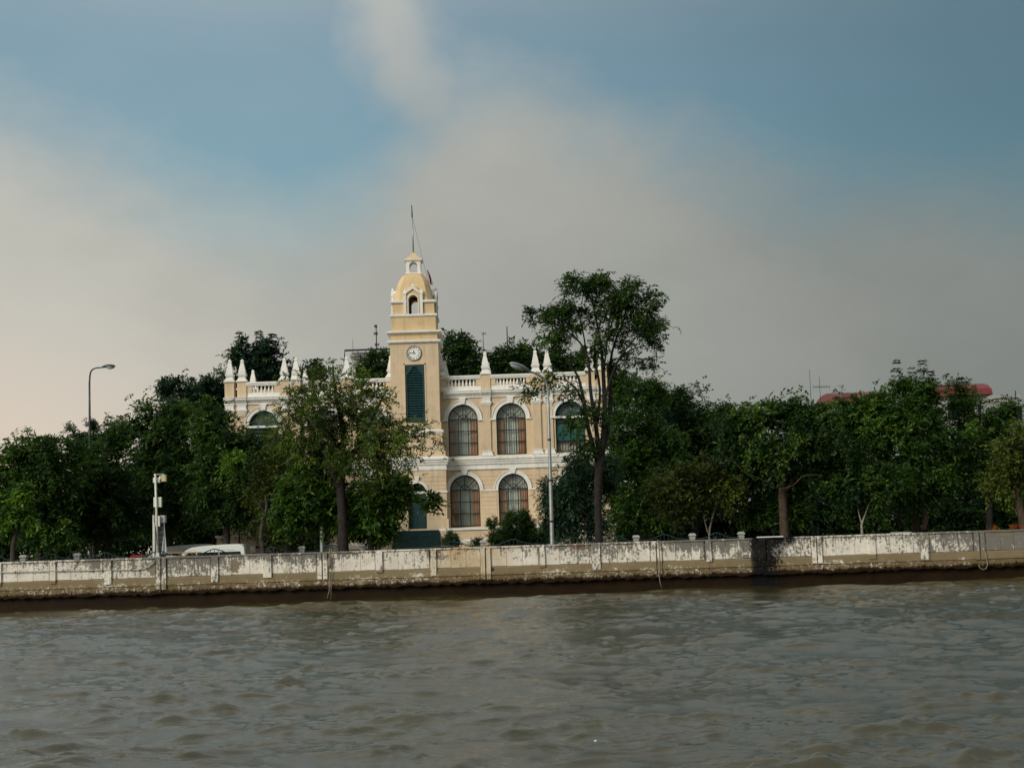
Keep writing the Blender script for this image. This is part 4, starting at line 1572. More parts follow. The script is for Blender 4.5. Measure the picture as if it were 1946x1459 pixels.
def fronds(shoots, Y, leaf=(0.26, 0.085), tiers=8):
    """upright shoots with whorls of drooping compound leaves, as on the tree tops against the sky"""
    def fn(rng):
        parts = []
        s = Y / F
        for px, py0, py1, wpx in shoots:
            a, b = np.array(P(px, py1, Y)), np.array(P(px + rng.uniform(-4, 4), py0, Y))
            for k in range(tiers):
                f = np.clip((k + rng.uniform(-0.35, 0.35)) / (tiers - 1), 0, 1)
                c = a * (1 - f) + b * f
                nl = int(rng.integers(4, 7))
                for j in range(nl):
                    wl = wpx * s * (1.1 - 0.7 * f) * rng.uniform(0.6, 1.2)
                    an = 2 * math.pi * j / nl + k * 1.1 + rng.uniform(-0.4, 0.4)
                    d = np.array([math.cos(an), math.sin(an), rng.uniform(0.25, 0.75)])
                    m = 8
                    t = np.linspace(0.15, 1, m)
                    pos = c + d * (wl * t)[:, None] + np.array([0, 0, -0.8 * wl]) * (t ** 2)[:, None]
                    side = np.array([-math.sin(an), math.cos(an), 0])
                    co = []
                    for i in range(m):
                        for sg in (-1, 1):
                            ld = nrm(side * sg + d * 0.5 + np.array([0, 0, -0.35]) + 0.15 * rng.normal(size=3))
                            wv = nrm(np.cross(ld, np.array([0, 0, 1.0])))
                            ln = leaf[0] * (1.1 - 0.5 * t[i]) * rng.uniform(0.7, 1.2)
                            p = pos[i]
                            co += [p, p + ld * ln * 0.5 + wv * leaf[1] * 0.5, p + ld * ln, p + ld * ln * 0.5 - wv * leaf[1] * 0.5]
                    co = np.array(co)
                    q = np.arange(len(co)).reshape(-1, 4)
                    parts.append((co, q, np.full(len(q), np.clip(0.35 + 0.15 * rng.normal(), 0, 1))))
        return parts
    return fn


# --- trees in front of the building
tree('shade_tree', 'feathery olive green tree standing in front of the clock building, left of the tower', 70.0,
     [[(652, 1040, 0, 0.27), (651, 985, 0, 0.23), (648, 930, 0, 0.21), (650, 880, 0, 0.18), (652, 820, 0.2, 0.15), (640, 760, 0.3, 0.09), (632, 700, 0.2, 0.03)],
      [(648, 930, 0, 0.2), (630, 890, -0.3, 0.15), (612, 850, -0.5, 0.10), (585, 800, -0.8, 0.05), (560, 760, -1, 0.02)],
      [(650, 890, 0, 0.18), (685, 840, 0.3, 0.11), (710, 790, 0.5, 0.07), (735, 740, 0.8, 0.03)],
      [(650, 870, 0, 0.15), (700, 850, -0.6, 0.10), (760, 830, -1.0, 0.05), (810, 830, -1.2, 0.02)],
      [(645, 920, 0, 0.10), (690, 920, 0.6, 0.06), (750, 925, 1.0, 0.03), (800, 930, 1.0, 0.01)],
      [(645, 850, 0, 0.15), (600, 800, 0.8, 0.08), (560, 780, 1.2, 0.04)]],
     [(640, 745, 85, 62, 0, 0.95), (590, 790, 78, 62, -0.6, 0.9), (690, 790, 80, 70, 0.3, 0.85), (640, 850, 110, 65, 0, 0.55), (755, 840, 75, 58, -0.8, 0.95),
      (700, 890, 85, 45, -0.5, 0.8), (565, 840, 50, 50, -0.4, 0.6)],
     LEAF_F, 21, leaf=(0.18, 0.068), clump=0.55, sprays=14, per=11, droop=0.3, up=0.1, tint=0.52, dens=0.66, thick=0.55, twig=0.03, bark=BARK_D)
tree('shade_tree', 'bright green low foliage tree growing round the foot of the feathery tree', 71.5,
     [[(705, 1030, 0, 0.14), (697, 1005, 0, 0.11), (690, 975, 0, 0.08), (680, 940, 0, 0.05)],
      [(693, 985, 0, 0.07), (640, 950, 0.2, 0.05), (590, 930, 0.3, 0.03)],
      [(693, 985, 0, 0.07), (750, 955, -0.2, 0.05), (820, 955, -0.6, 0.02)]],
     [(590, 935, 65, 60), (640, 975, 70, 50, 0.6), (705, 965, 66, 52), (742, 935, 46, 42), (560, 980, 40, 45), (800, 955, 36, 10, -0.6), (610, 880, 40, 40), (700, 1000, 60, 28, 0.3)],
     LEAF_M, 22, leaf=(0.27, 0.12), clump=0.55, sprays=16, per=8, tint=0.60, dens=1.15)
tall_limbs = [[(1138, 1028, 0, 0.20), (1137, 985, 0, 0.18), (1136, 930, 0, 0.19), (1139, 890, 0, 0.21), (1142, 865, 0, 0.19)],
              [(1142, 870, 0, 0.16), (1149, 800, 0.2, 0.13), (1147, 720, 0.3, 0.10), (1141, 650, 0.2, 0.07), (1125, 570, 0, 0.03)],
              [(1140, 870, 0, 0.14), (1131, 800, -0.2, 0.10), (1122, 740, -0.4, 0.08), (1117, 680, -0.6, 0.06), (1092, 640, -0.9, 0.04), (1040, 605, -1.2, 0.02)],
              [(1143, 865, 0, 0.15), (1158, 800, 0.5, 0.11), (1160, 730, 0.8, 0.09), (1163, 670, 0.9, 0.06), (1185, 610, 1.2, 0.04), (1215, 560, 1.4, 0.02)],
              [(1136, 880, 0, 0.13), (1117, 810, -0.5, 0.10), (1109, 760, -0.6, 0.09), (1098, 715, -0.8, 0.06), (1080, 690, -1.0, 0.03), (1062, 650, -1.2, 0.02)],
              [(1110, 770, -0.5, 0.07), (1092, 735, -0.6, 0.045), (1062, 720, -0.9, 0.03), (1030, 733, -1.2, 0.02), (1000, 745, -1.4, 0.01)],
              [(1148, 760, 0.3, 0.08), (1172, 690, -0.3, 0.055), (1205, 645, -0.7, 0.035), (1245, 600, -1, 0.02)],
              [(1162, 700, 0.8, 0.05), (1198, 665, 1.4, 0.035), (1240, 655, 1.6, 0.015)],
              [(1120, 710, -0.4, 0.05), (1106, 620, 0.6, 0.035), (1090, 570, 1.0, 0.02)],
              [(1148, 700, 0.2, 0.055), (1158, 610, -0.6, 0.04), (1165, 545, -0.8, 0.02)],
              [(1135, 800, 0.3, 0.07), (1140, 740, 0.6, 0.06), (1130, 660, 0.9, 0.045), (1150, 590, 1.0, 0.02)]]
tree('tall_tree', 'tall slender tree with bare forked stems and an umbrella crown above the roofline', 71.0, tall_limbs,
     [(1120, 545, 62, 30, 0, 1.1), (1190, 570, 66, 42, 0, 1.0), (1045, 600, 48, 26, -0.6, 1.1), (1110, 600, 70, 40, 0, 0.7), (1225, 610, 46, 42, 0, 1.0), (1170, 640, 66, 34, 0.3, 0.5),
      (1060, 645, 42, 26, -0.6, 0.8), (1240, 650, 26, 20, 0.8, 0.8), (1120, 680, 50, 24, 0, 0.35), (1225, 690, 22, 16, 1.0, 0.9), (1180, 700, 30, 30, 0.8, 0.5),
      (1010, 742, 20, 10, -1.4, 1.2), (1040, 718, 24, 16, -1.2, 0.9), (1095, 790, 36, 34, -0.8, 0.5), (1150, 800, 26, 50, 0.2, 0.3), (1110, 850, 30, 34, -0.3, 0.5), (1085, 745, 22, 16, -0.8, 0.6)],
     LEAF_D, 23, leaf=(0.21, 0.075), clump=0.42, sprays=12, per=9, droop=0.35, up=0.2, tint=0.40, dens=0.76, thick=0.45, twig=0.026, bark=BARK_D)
tree('drooping_tree', 'dark drooping tree beside the lamp post at the right corner of the building', 73.5,
     [[(1090, 1026, 0, 0.14), (1090, 960, 0, 0.11), (1088, 900, 0, 0.06)]],
     [(1080, 935, 46, 65), (1105, 970, 50, 55), (1062, 985, 34, 38), (1100, 890, 40, 34), (1140, 900, 45, 40, 1.5), (1045, 945, 18, 50, 0, 0.8)],
     LEAF_B, 24, leaf=(0.24, 0.07), clump=0.55, sprays=18, per=9, droop=0.9, up=-0.1, tint=0.45)

# --- right-hand row
RG = 'trees along the bank right of the building'
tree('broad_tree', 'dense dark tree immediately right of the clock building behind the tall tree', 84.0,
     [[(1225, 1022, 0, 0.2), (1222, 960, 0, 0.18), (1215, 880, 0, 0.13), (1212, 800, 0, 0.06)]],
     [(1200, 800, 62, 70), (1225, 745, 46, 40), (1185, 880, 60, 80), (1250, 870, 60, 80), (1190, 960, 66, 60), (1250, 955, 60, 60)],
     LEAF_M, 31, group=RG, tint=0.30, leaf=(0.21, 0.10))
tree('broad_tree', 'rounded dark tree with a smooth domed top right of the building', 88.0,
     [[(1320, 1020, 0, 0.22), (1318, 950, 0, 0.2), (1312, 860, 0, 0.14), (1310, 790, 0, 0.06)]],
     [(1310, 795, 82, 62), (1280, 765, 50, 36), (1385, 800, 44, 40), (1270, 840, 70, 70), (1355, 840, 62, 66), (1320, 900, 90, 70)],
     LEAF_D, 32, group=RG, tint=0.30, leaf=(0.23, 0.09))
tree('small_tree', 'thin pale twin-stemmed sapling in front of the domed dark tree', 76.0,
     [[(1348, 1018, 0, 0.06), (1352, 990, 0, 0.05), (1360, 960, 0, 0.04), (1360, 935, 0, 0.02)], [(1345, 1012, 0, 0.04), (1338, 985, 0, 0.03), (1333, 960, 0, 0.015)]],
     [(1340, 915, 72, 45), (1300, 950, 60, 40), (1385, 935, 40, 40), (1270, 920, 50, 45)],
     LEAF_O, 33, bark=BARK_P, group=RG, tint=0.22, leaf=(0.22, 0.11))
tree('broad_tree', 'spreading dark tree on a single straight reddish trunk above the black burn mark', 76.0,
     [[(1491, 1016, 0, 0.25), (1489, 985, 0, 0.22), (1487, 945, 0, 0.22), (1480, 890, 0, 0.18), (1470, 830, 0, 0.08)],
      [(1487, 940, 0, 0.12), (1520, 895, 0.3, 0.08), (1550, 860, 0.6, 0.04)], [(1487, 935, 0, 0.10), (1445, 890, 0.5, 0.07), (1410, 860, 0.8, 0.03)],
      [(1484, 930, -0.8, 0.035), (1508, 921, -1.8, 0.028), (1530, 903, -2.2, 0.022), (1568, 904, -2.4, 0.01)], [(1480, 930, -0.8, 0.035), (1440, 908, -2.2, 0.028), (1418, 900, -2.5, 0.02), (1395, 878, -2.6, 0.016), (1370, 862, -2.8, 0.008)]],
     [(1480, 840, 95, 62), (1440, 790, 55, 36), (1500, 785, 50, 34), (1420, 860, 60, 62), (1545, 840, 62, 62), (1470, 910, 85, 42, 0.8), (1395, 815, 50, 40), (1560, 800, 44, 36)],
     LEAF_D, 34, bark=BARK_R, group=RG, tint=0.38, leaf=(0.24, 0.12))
tree('shrub', 'light green low shoots round the straight reddish trunk', 77.5,
     [[(1470, 1017, 0, 0.05), (1468, 990, 0, 0.04), (1465, 965, 0, 0.02)]],
     [(1455, 970, 44, 28), (1510, 965, 34, 28)], LEAF_M, 35, cat='shrub', tint=0.55, leaf=(0.20, 0.10), clump=0.5)
tree('small_tree', 'slim sapling with a pale forked stem between two big right-hand trees', 76.0,
     [[(1638, 1008, 0, 0.07), (1638, 995, 0, 0.06), (1645, 975, 0, 0.04), (1652, 955, 0, 0.02)], [(1638, 995, 0, 0.05), (1632, 975, 0, 0.03), (1628, 955, 0, 0.015)]],
     [(1640, 920, 60, 44), (1600, 890, 50, 50, 1), (1680, 920, 40, 40)], LEAF_D, 36, bark=BARK_P, group=RG, tint=0.40, leaf=(0.28, 0.13))
tree('broad_tree', 'tallest right-hand tree, leafy green with spiky fronds on top', 80.0,
     [[(1740, 1008, 0, 0.22), (1740, 970, 0, 0.19), (1735, 900, 0, 0.17), (1725, 830, 0, 0.10), (1720, 750, 0, 0.05)], [(1754, 1006, -1, 0.16), (1760, 985, -1, 0.14), (1752, 950, -0.8, 0.12), (1760, 890, -0.5, 0.08)],
      [(1710, 1006, 0.5, 0.08), (1709, 980, 0.5, 0.07), (1705, 940, 0.5, 0.05)]],
     [(1700, 800, 82, 62), (1745, 755, 62, 42), (1650, 810, 66, 52), (1760, 830, 80, 70), (1690, 870, 85, 66), (1610, 790, 56, 40), (1660, 775, 46, 34), (1770, 900, 66, 52), (1730, 930, 60, 40, -0.6)],
     LEAF_M, 37, bark=BARK_R, group=RG, tint=0.33, leaf=(0.24, 0.11), extra=fronds([(1702, 684, 735, 15), (1751, 684, 740, 20), (1736, 700, 745, 14), (1768, 706, 745, 16), (1718, 715, 750, 16)], 80.0))
tree('broad_tree', 'dense green tree under the right end of the red roofs', 82.0,
     [[(1880, 1003, 0, 0.2), (1880, 960, 0, 0.18), (1872, 880, 0, 0.12), (1868, 800, 0, 0.05)]],
     [(1850, 800, 66, 52), (1830, 755, 42, 36), (1895, 830, 60, 60), (1850, 880, 76, 66), (1915, 780, 32, 30), (1930, 900, 60, 70)],
     LEAF_M, 38, group=RG, tint=0.28, leaf=(0.22, 0.08), extra=fronds([(1826, 716, 752, 14), (1920, 770, 810, 14)], 82.0))
tree('leaning_tree', 'olive tree with a thick leaning reddish trunk at the right edge', 73.0,
     [[(1946, 1000, 0, 0.24), (1938, 965, 0, 0.2), (1928, 930, 0, 0.18), (1918, 890, 0, 0.10)], [(1932, 945, 0, 0.12), (1945, 900, 0.3, 0.07), (1960, 860, 0.3, 0.04)]],
     [(1925, 870, 52, 50), (1965, 850, 60, 60), (1900, 905, 36, 36)], LEAF_O, 39, bark=BARK_R, tint=0.35, leaf=(0.2, 0.09))
for k, (px, py, rx, rz, Y, lb) in enumerate([
        (1190, 985, 70, 62, 92, 'dark undergrowth bush right behind the building corner'),
        (1300, 985, 80, 62, 93, 'dark undergrowth bush behind the pale twin-stemmed sapling'),
        (1410, 980, 80, 66, 93, 'dark undergrowth bush left of the straight reddish trunk'),
        (1520, 975, 80, 70, 93, 'dark undergrowth bush right of the straight reddish trunk'),
        (1630, 970, 80, 70, 94, 'dark undergrowth bush behind the forked pale sapling'),
        (1745, 965, 80, 70, 94, 'dark undergrowth bush behind the tallest right-hand trunks'),
        (1860, 960, 80, 72, 94, 'dark undergrowth bush left of the leaning trunk'),
        (1960, 960, 70, 72, 94, 'dark undergrowth bush at the right edge of the picture'),
        (1870, 880, 90, 60, 96, 'shadowed bushy tree behind the tree under the right red roof'),
        (1580, 900, 80, 60, 95, 'shadowed bushy tree between the straight trunk and the tallest tree')]):
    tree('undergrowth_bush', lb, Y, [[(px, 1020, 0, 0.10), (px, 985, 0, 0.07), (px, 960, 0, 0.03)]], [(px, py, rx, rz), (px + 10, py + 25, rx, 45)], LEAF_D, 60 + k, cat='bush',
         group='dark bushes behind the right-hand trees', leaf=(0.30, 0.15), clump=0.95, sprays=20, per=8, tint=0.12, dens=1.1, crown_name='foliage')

# --- left-hand row
LG = 'trees along the bank left of the building'
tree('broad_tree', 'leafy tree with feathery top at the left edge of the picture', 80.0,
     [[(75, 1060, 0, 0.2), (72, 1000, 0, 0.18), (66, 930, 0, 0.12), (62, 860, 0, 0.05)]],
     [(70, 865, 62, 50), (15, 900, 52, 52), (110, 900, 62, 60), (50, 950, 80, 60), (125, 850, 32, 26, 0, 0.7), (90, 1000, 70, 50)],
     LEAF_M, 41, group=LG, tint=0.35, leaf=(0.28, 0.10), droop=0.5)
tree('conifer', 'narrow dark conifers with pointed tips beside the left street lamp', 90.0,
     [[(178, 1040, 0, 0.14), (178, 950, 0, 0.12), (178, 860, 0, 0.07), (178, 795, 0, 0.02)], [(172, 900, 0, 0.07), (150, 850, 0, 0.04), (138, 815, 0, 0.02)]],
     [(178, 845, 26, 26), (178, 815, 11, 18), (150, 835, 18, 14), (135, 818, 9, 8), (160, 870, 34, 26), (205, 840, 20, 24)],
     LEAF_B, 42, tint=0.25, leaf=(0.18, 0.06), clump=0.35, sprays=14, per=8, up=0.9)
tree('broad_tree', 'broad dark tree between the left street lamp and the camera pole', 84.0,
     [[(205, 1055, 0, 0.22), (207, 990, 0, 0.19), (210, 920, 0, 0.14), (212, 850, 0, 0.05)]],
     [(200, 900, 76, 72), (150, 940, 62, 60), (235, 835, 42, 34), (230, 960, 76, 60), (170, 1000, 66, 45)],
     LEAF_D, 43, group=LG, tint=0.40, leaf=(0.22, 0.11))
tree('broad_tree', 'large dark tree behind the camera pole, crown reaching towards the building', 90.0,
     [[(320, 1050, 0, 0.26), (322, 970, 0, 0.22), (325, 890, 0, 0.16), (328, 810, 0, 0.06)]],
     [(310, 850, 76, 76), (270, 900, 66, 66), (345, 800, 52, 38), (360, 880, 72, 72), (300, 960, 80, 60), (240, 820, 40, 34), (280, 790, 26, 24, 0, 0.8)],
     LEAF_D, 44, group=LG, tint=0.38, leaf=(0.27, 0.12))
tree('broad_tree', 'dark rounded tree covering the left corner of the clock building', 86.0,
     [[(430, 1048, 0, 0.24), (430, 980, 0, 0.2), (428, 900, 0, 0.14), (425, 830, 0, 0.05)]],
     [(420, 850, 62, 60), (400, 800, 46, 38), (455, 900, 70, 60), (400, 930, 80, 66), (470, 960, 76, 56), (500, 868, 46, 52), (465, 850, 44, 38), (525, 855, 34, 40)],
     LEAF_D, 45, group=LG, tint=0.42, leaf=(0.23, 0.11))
tree('small_tree', 'small yellowish green crown poking out of the dark left-hand trees', 82.0,
     [[(455, 1048, 5, 0.05), (454, 960, 5, 0.04), (452, 890, 1.5, 0.02)]], [(452, 872, 24, 16), (440, 885, 20, 14)], LEAF_L, 46, bark=BARK_D, tint=0.30, leaf=(0.16, 0.07), clump=0.4)
tree('broad_tree', 'dark tree just left of the feathery tree, below the left fan window', 82.0,
     [[(545, 1045, 0, 0.16), (543, 980, 0, 0.13), (540, 910, 0, 0.08), (538, 850, 0, 0.03)]],
     [(535, 880, 44, 72), (515, 940, 50, 66), (560, 960, 50, 56), (530, 1000, 56, 40)], LEAF_O, 47, group=LG, tint=0.20, leaf=(0.20, 0.09))
tree('leaning_tree', 'young leaning tree with bright leaves just behind the wall at far left', 69.8,
     [[(24, 1063, 0, 0.12), (25, 1035, 0, 0.11), (34, 1005, 0, 0.10), (46, 980, 0, 0.08), (55, 955, 0, 0.06), (61, 928, 0, 0.025)], [(46, 980, 0, 0.05), (30, 960, 0.1, 0.03)]],
     [(40, 950, 30, 20), (25, 980, 30, 22), (52, 985, 24, 18), (45, 930, 18, 14), (15, 1000, 20, 22, 0.3)], LEAF_L, 48, bark=BARK, tint=0.30, leaf=(0.24, 0.12), clump=0.36, sprays=9, dens=0.75)
tree('dead_tree', 'broken leafless trunk standing behind the wall beside the parked van', 70.0,
     [[(500, 1048, 0, 0.13), (496, 1020, 0, 0.11), (500, 990, 0, 0.10), (507, 965, 0, 0.08), (504, 940, 0, 0.04)], [(503, 975, 0, 0.04), (494, 960, -0.1, 0.03), (486, 951, -0.1, 0.015)]],
     [(498, 975, 6, 7)], LEAF_M, 49, bark=BARK, tint=0.6, clump=0.2, sprays=6, per=5, leaf=(0.16, 0.08))
for k, (px, py, rx, rz, Y, lb) in enumerate([
        (20, 1000, 76, 62, 95, 'dark undergrowth bush at the left edge of the picture'),
        (120, 1000, 80, 62, 95, 'dark undergrowth bush under the left street lamp'),
        (230, 995, 80, 62, 96, 'dark undergrowth bush left of the camera pole'),
        (340, 985, 80, 66, 97, 'dark undergrowth bush directly behind the white van roof'),
        (450, 985, 80, 66, 96, 'dark undergrowth bush behind the broken leafless trunk'),
        (548, 1000, 60, 45, 88, 'dark undergrowth bush against the left end of the building')]):
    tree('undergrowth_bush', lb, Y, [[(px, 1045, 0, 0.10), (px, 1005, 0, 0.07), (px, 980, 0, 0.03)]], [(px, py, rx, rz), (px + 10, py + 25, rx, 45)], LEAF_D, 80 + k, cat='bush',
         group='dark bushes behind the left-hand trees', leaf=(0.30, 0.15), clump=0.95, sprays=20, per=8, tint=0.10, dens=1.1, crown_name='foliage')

# --- trees behind the building
KG = 'trees rising behind the building'
BK = dict(leaf=(0.36, 0.14), clump=0.85, sprays=17, per=9, group=KG)
tree('background_tree', 'dark low-topped tree left of the building corner, seen against the sky', 112.0, [[(350, 1040, 0, 0.25), (352, 900, 0, 0.2), (350, 790, 0, 0.12), (350, 740, 0, 0.05)]],
     [(350, 742, 42, 26), (325, 740, 22, 20), (385, 745, 30, 24), (360, 780, 60, 40)], LEAF_B, 51, tint=0.3, **BK)
tree('background_tree', 'dark tree stepping up beside the left corner finials', 113.0, [[(420, 1040, 0, 0.25), (420, 900, 0, 0.2), (418, 790, 0, 0.12), (418, 730, 0, 0.05)]],
     [(415, 730, 28, 28), (425, 770, 40, 40), (400, 760, 30, 30)], LEAF_B, 52, tint=0.25, **BK)
tree('background_tree', 'tall dark tree with two leafy towers behind the left roof finials', 114.0, [[(495, 1040, 0, 0.3), (493, 900, 0, 0.25), (492, 780, 0, 0.18), (490, 700, 0, 0.10), (488, 660, 0, 0.04)]],
     [(460, 680, 24, 46), (508, 668, 30, 38), (485, 690, 36, 36), (490, 712, 50, 36), (525, 700, 26, 30), (480, 745, 60, 30), (545, 715, 20, 22)], LEAF_B, 53, tint=0.28,
     extra=fronds([(455, 632, 680, 15), (495, 630, 665, 16), (520, 634, 670, 15)], 114.0, (0.36, 0.13), 7), **BK)
tree('background_tree', 'small dark treetop just above the left balustrade', 112.0, [[(592, 1040, 0, 0.2), (592, 850, 0, 0.15), (592, 740, 0, 0.08), (592, 705, 0, 0.04)]],
     [(592, 700, 24, 26), (600, 730, 36, 30)], LEAF_B, 54, tint=0.28, **BK)
tree('background_tree', 'dark ivy-like tree touching the left side of the tower', 110.0, [[(712, 1040, 0, 0.2), (712, 850, 0, 0.16), (712, 740, 0, 0.1), (712, 690, 0, 0.04)]],
     [(718, 690, 28, 26), (700, 712, 40, 28), (725, 720, 30, 26)], LEAF_D, 55, tint=0.25, **BK)
tree('background_tree', 'dark bushy tree touching the right side of the tower', 112.0, [[(872, 1030, 0, 0.25), (872, 850, 0, 0.2), (872, 740, 0, 0.12), (872, 680, 0, 0.05)]],
     [(862, 662, 32, 34), (885, 672, 32, 34), (870, 705, 52, 30), (905, 702, 34, 28)], LEAF_D, 56, tint=0.18, **BK)
tree('background_tree', 'dark tree behind the right-hand finials', 113.0, [[(970, 1030, 0, 0.25), (970, 850, 0, 0.2), (970, 740, 0, 0.12), (970, 690, 0, 0.05)]],
     [(975, 678, 34, 28), (945, 700, 36, 28), (1005, 690, 36, 34), (975, 712, 60, 26)], LEAF_D, 57, tint=0.16, **BK)
tree('background_tree', 'dark tree behind the stems of the tall umbrella tree', 112.0, [[(1070, 1030, 0, 0.25), (1070, 850, 0, 0.2), (1070, 740, 0, 0.12), (1070, 690, 0, 0.05)]],
     [(1055, 690, 46, 36), (1105, 690, 40, 34), (1140, 715, 44, 40), (1175, 740, 40, 44)], LEAF_D, 58, tint=0.16, **BK)

# --- clipped shrubs in the forecourt
def shrub(name, label, Y, px, base, blobs, seed, **kw):
    a = dict(leaf=(0.085, 0.045), clump=0.24, sprays=16, per=7, dens=1.6, tint=0.35, tspread=0.1, droop=0.1, cat='shrub', crown_name='foliage', shell=5.0, thick=0.3)
    a.update(kw)
    return tree(name, label, Y, [[(px, base, 0, 0.05), (px, base - 12, 0, 0.04), (px, base - 20, 0, 0.02)]], blobs, LEAF_D, seed, **a)


shrub('topiary_ball', 'small clipped round topiary ball above the white podium coping', 84.5, 935, 1040, [(936, 993, 13, 11)], 71)
shrub('clipped_shrub', 'dome-shaped clipped shrub in front of the podium, near the stairs', 84.0, 858, 1045, [(858, 1024, 17, 14), (858, 1034, 18, 9)], 72)
shrub('clipped_shrub', 'small clipped ball shrub next to the white fence post', 82.0, 905, 1045, [(907, 1034, 13, 10)], 73)
shrub('clipped_shrub', 'broad conical green bush in front of the right ground-floor window', 81.0, 980, 1040,
      [(984, 1000, 34, 26), (980, 1018, 50, 20), (955, 1022, 34, 16), (1010, 1022, 36, 16), (985, 984, 22, 14)], 74, leaf=(0.12, 0.055), clump=0.32, tint=0.42)
shrub('loose_shrub', 'loose leafy shrub at the right foot of the conical bush', 80.0, 1035, 1035, [(1035, 1010, 20, 18), (1050, 1022, 20, 12)], 75, leaf=(0.15, 0.07), clump=0.35, dens=0.8, shell=2.5)
shrub('clipped_shrub', 'dark rounded shrub in front of the podium left of the stairs', 82.0, 722, 1045, [(722, 1022, 22, 14)], 76)
tree('flowering_plant', 'plant with orange blossoms behind the wall at the right edge', 69.5, [[(1925, 1002, 0, 0.03), (1924, 999, 0, 0.02), (1924, 996, 0, 0.01)]],
     [(1930, 1001, 14, 3), (1893, 1003, 4, 3)], leaf_mat('orange petals', (0.20, 0.05, 0.01), (0.30, 0.09, 0.01), (0.4, 0.15, 0.02)), 77, cat='plant', leaf=(0.08, 0.05), clump=0.12, sprays=10, per=5, crown_name='blossom')


# ------------------------------------------------------------------ fence behind the wall
def build_fence():
    Y = 71.6
    root = thing('iron_fence', (0, Y, GZ), 'green iron fence with arched panels and white capped posts behind the wall', 'fence')
    pxs = [-60, 45, 147, 250, 352, 463, 574, 688, 803, 918, 1033, 1147, 1209, 1316, 1409]
    bare = {250, 352, 463, 803, 1033}
    pm = MB()
    pm.sq(0, 0, [(GZ - 0.1, 0.12), (2.36, 0.12), (2.37, 0.15), (2.41, 0.15), (2.42, 0.12), (2.45, 0.12)])
    pme = pm.mesh('post', POSTW)
    cm = MB()
    cm.sq(0, 0, [(2.451, 0.125), (2.49, 0.175), (2.54, 0.175), (2.61, 0.12), (2.62, 0.08)])
    cme = cm.mesh('cap', POSTW)
    bm_ = MB()
    bm_.box(-0.012, 0.012, -0.012, 0.012, GZ + 0.2, 2.30)
    bme = bm_.mesh('bar', IRON_G)
    X = [P(p, 1030, Y).x for p in pxs]
    for px_, x in zip(pxs, X):
        po = link_mesh('post', pme, root, (x, Y, -0.26 if px_ in bare else 0))
        if px_ in bare:
            continue
        link_mesh('cap', cme, po, (x, Y, 0))
    nb = 0
    for x0, x1 in zip(X, X[1:]):
        a, b = x0 + 0.13, x1 - 0.13
        m_ = MB()
        m_.box(a, b, Y - 0.02, Y + 0.02, GZ + 0.16, GZ + 0.20)
        pts, pt2 = [], []
        for k in range(17):
            t = k / 16
            z = 2.33 + 0.27 * math.exp(-((t - 0.5) / 0.20) ** 2)
            pts.append((a + (b - a) * t, Y, z))
            pt2.append((a + (b - a) * t, Y, 2.22))
        m_.tube(pts, 0.028, 5)
        m_.tube(pt2, 0.02, 5)
        pn = m_.build('panel', IRON_G, root)
        n = 13
        for k in range(n):
            if nb >= 290:
                break
            t = (k + 0.5) / n
            o = link_mesh('bar', bme, pn, (a + (b - a) * t, Y, 0))
            top = 2.33 + 0.27 * math.exp(-((t - 0.5) / 0.20) ** 2)
            o.scale = (1, 1, (top - GZ - 0.2) / (2.30 - GZ - 0.2))
            o.location.z = (GZ + 0.2) * (1 - o.scale.z) - 0 + (-GZ)
            nb += 1


build_fence()


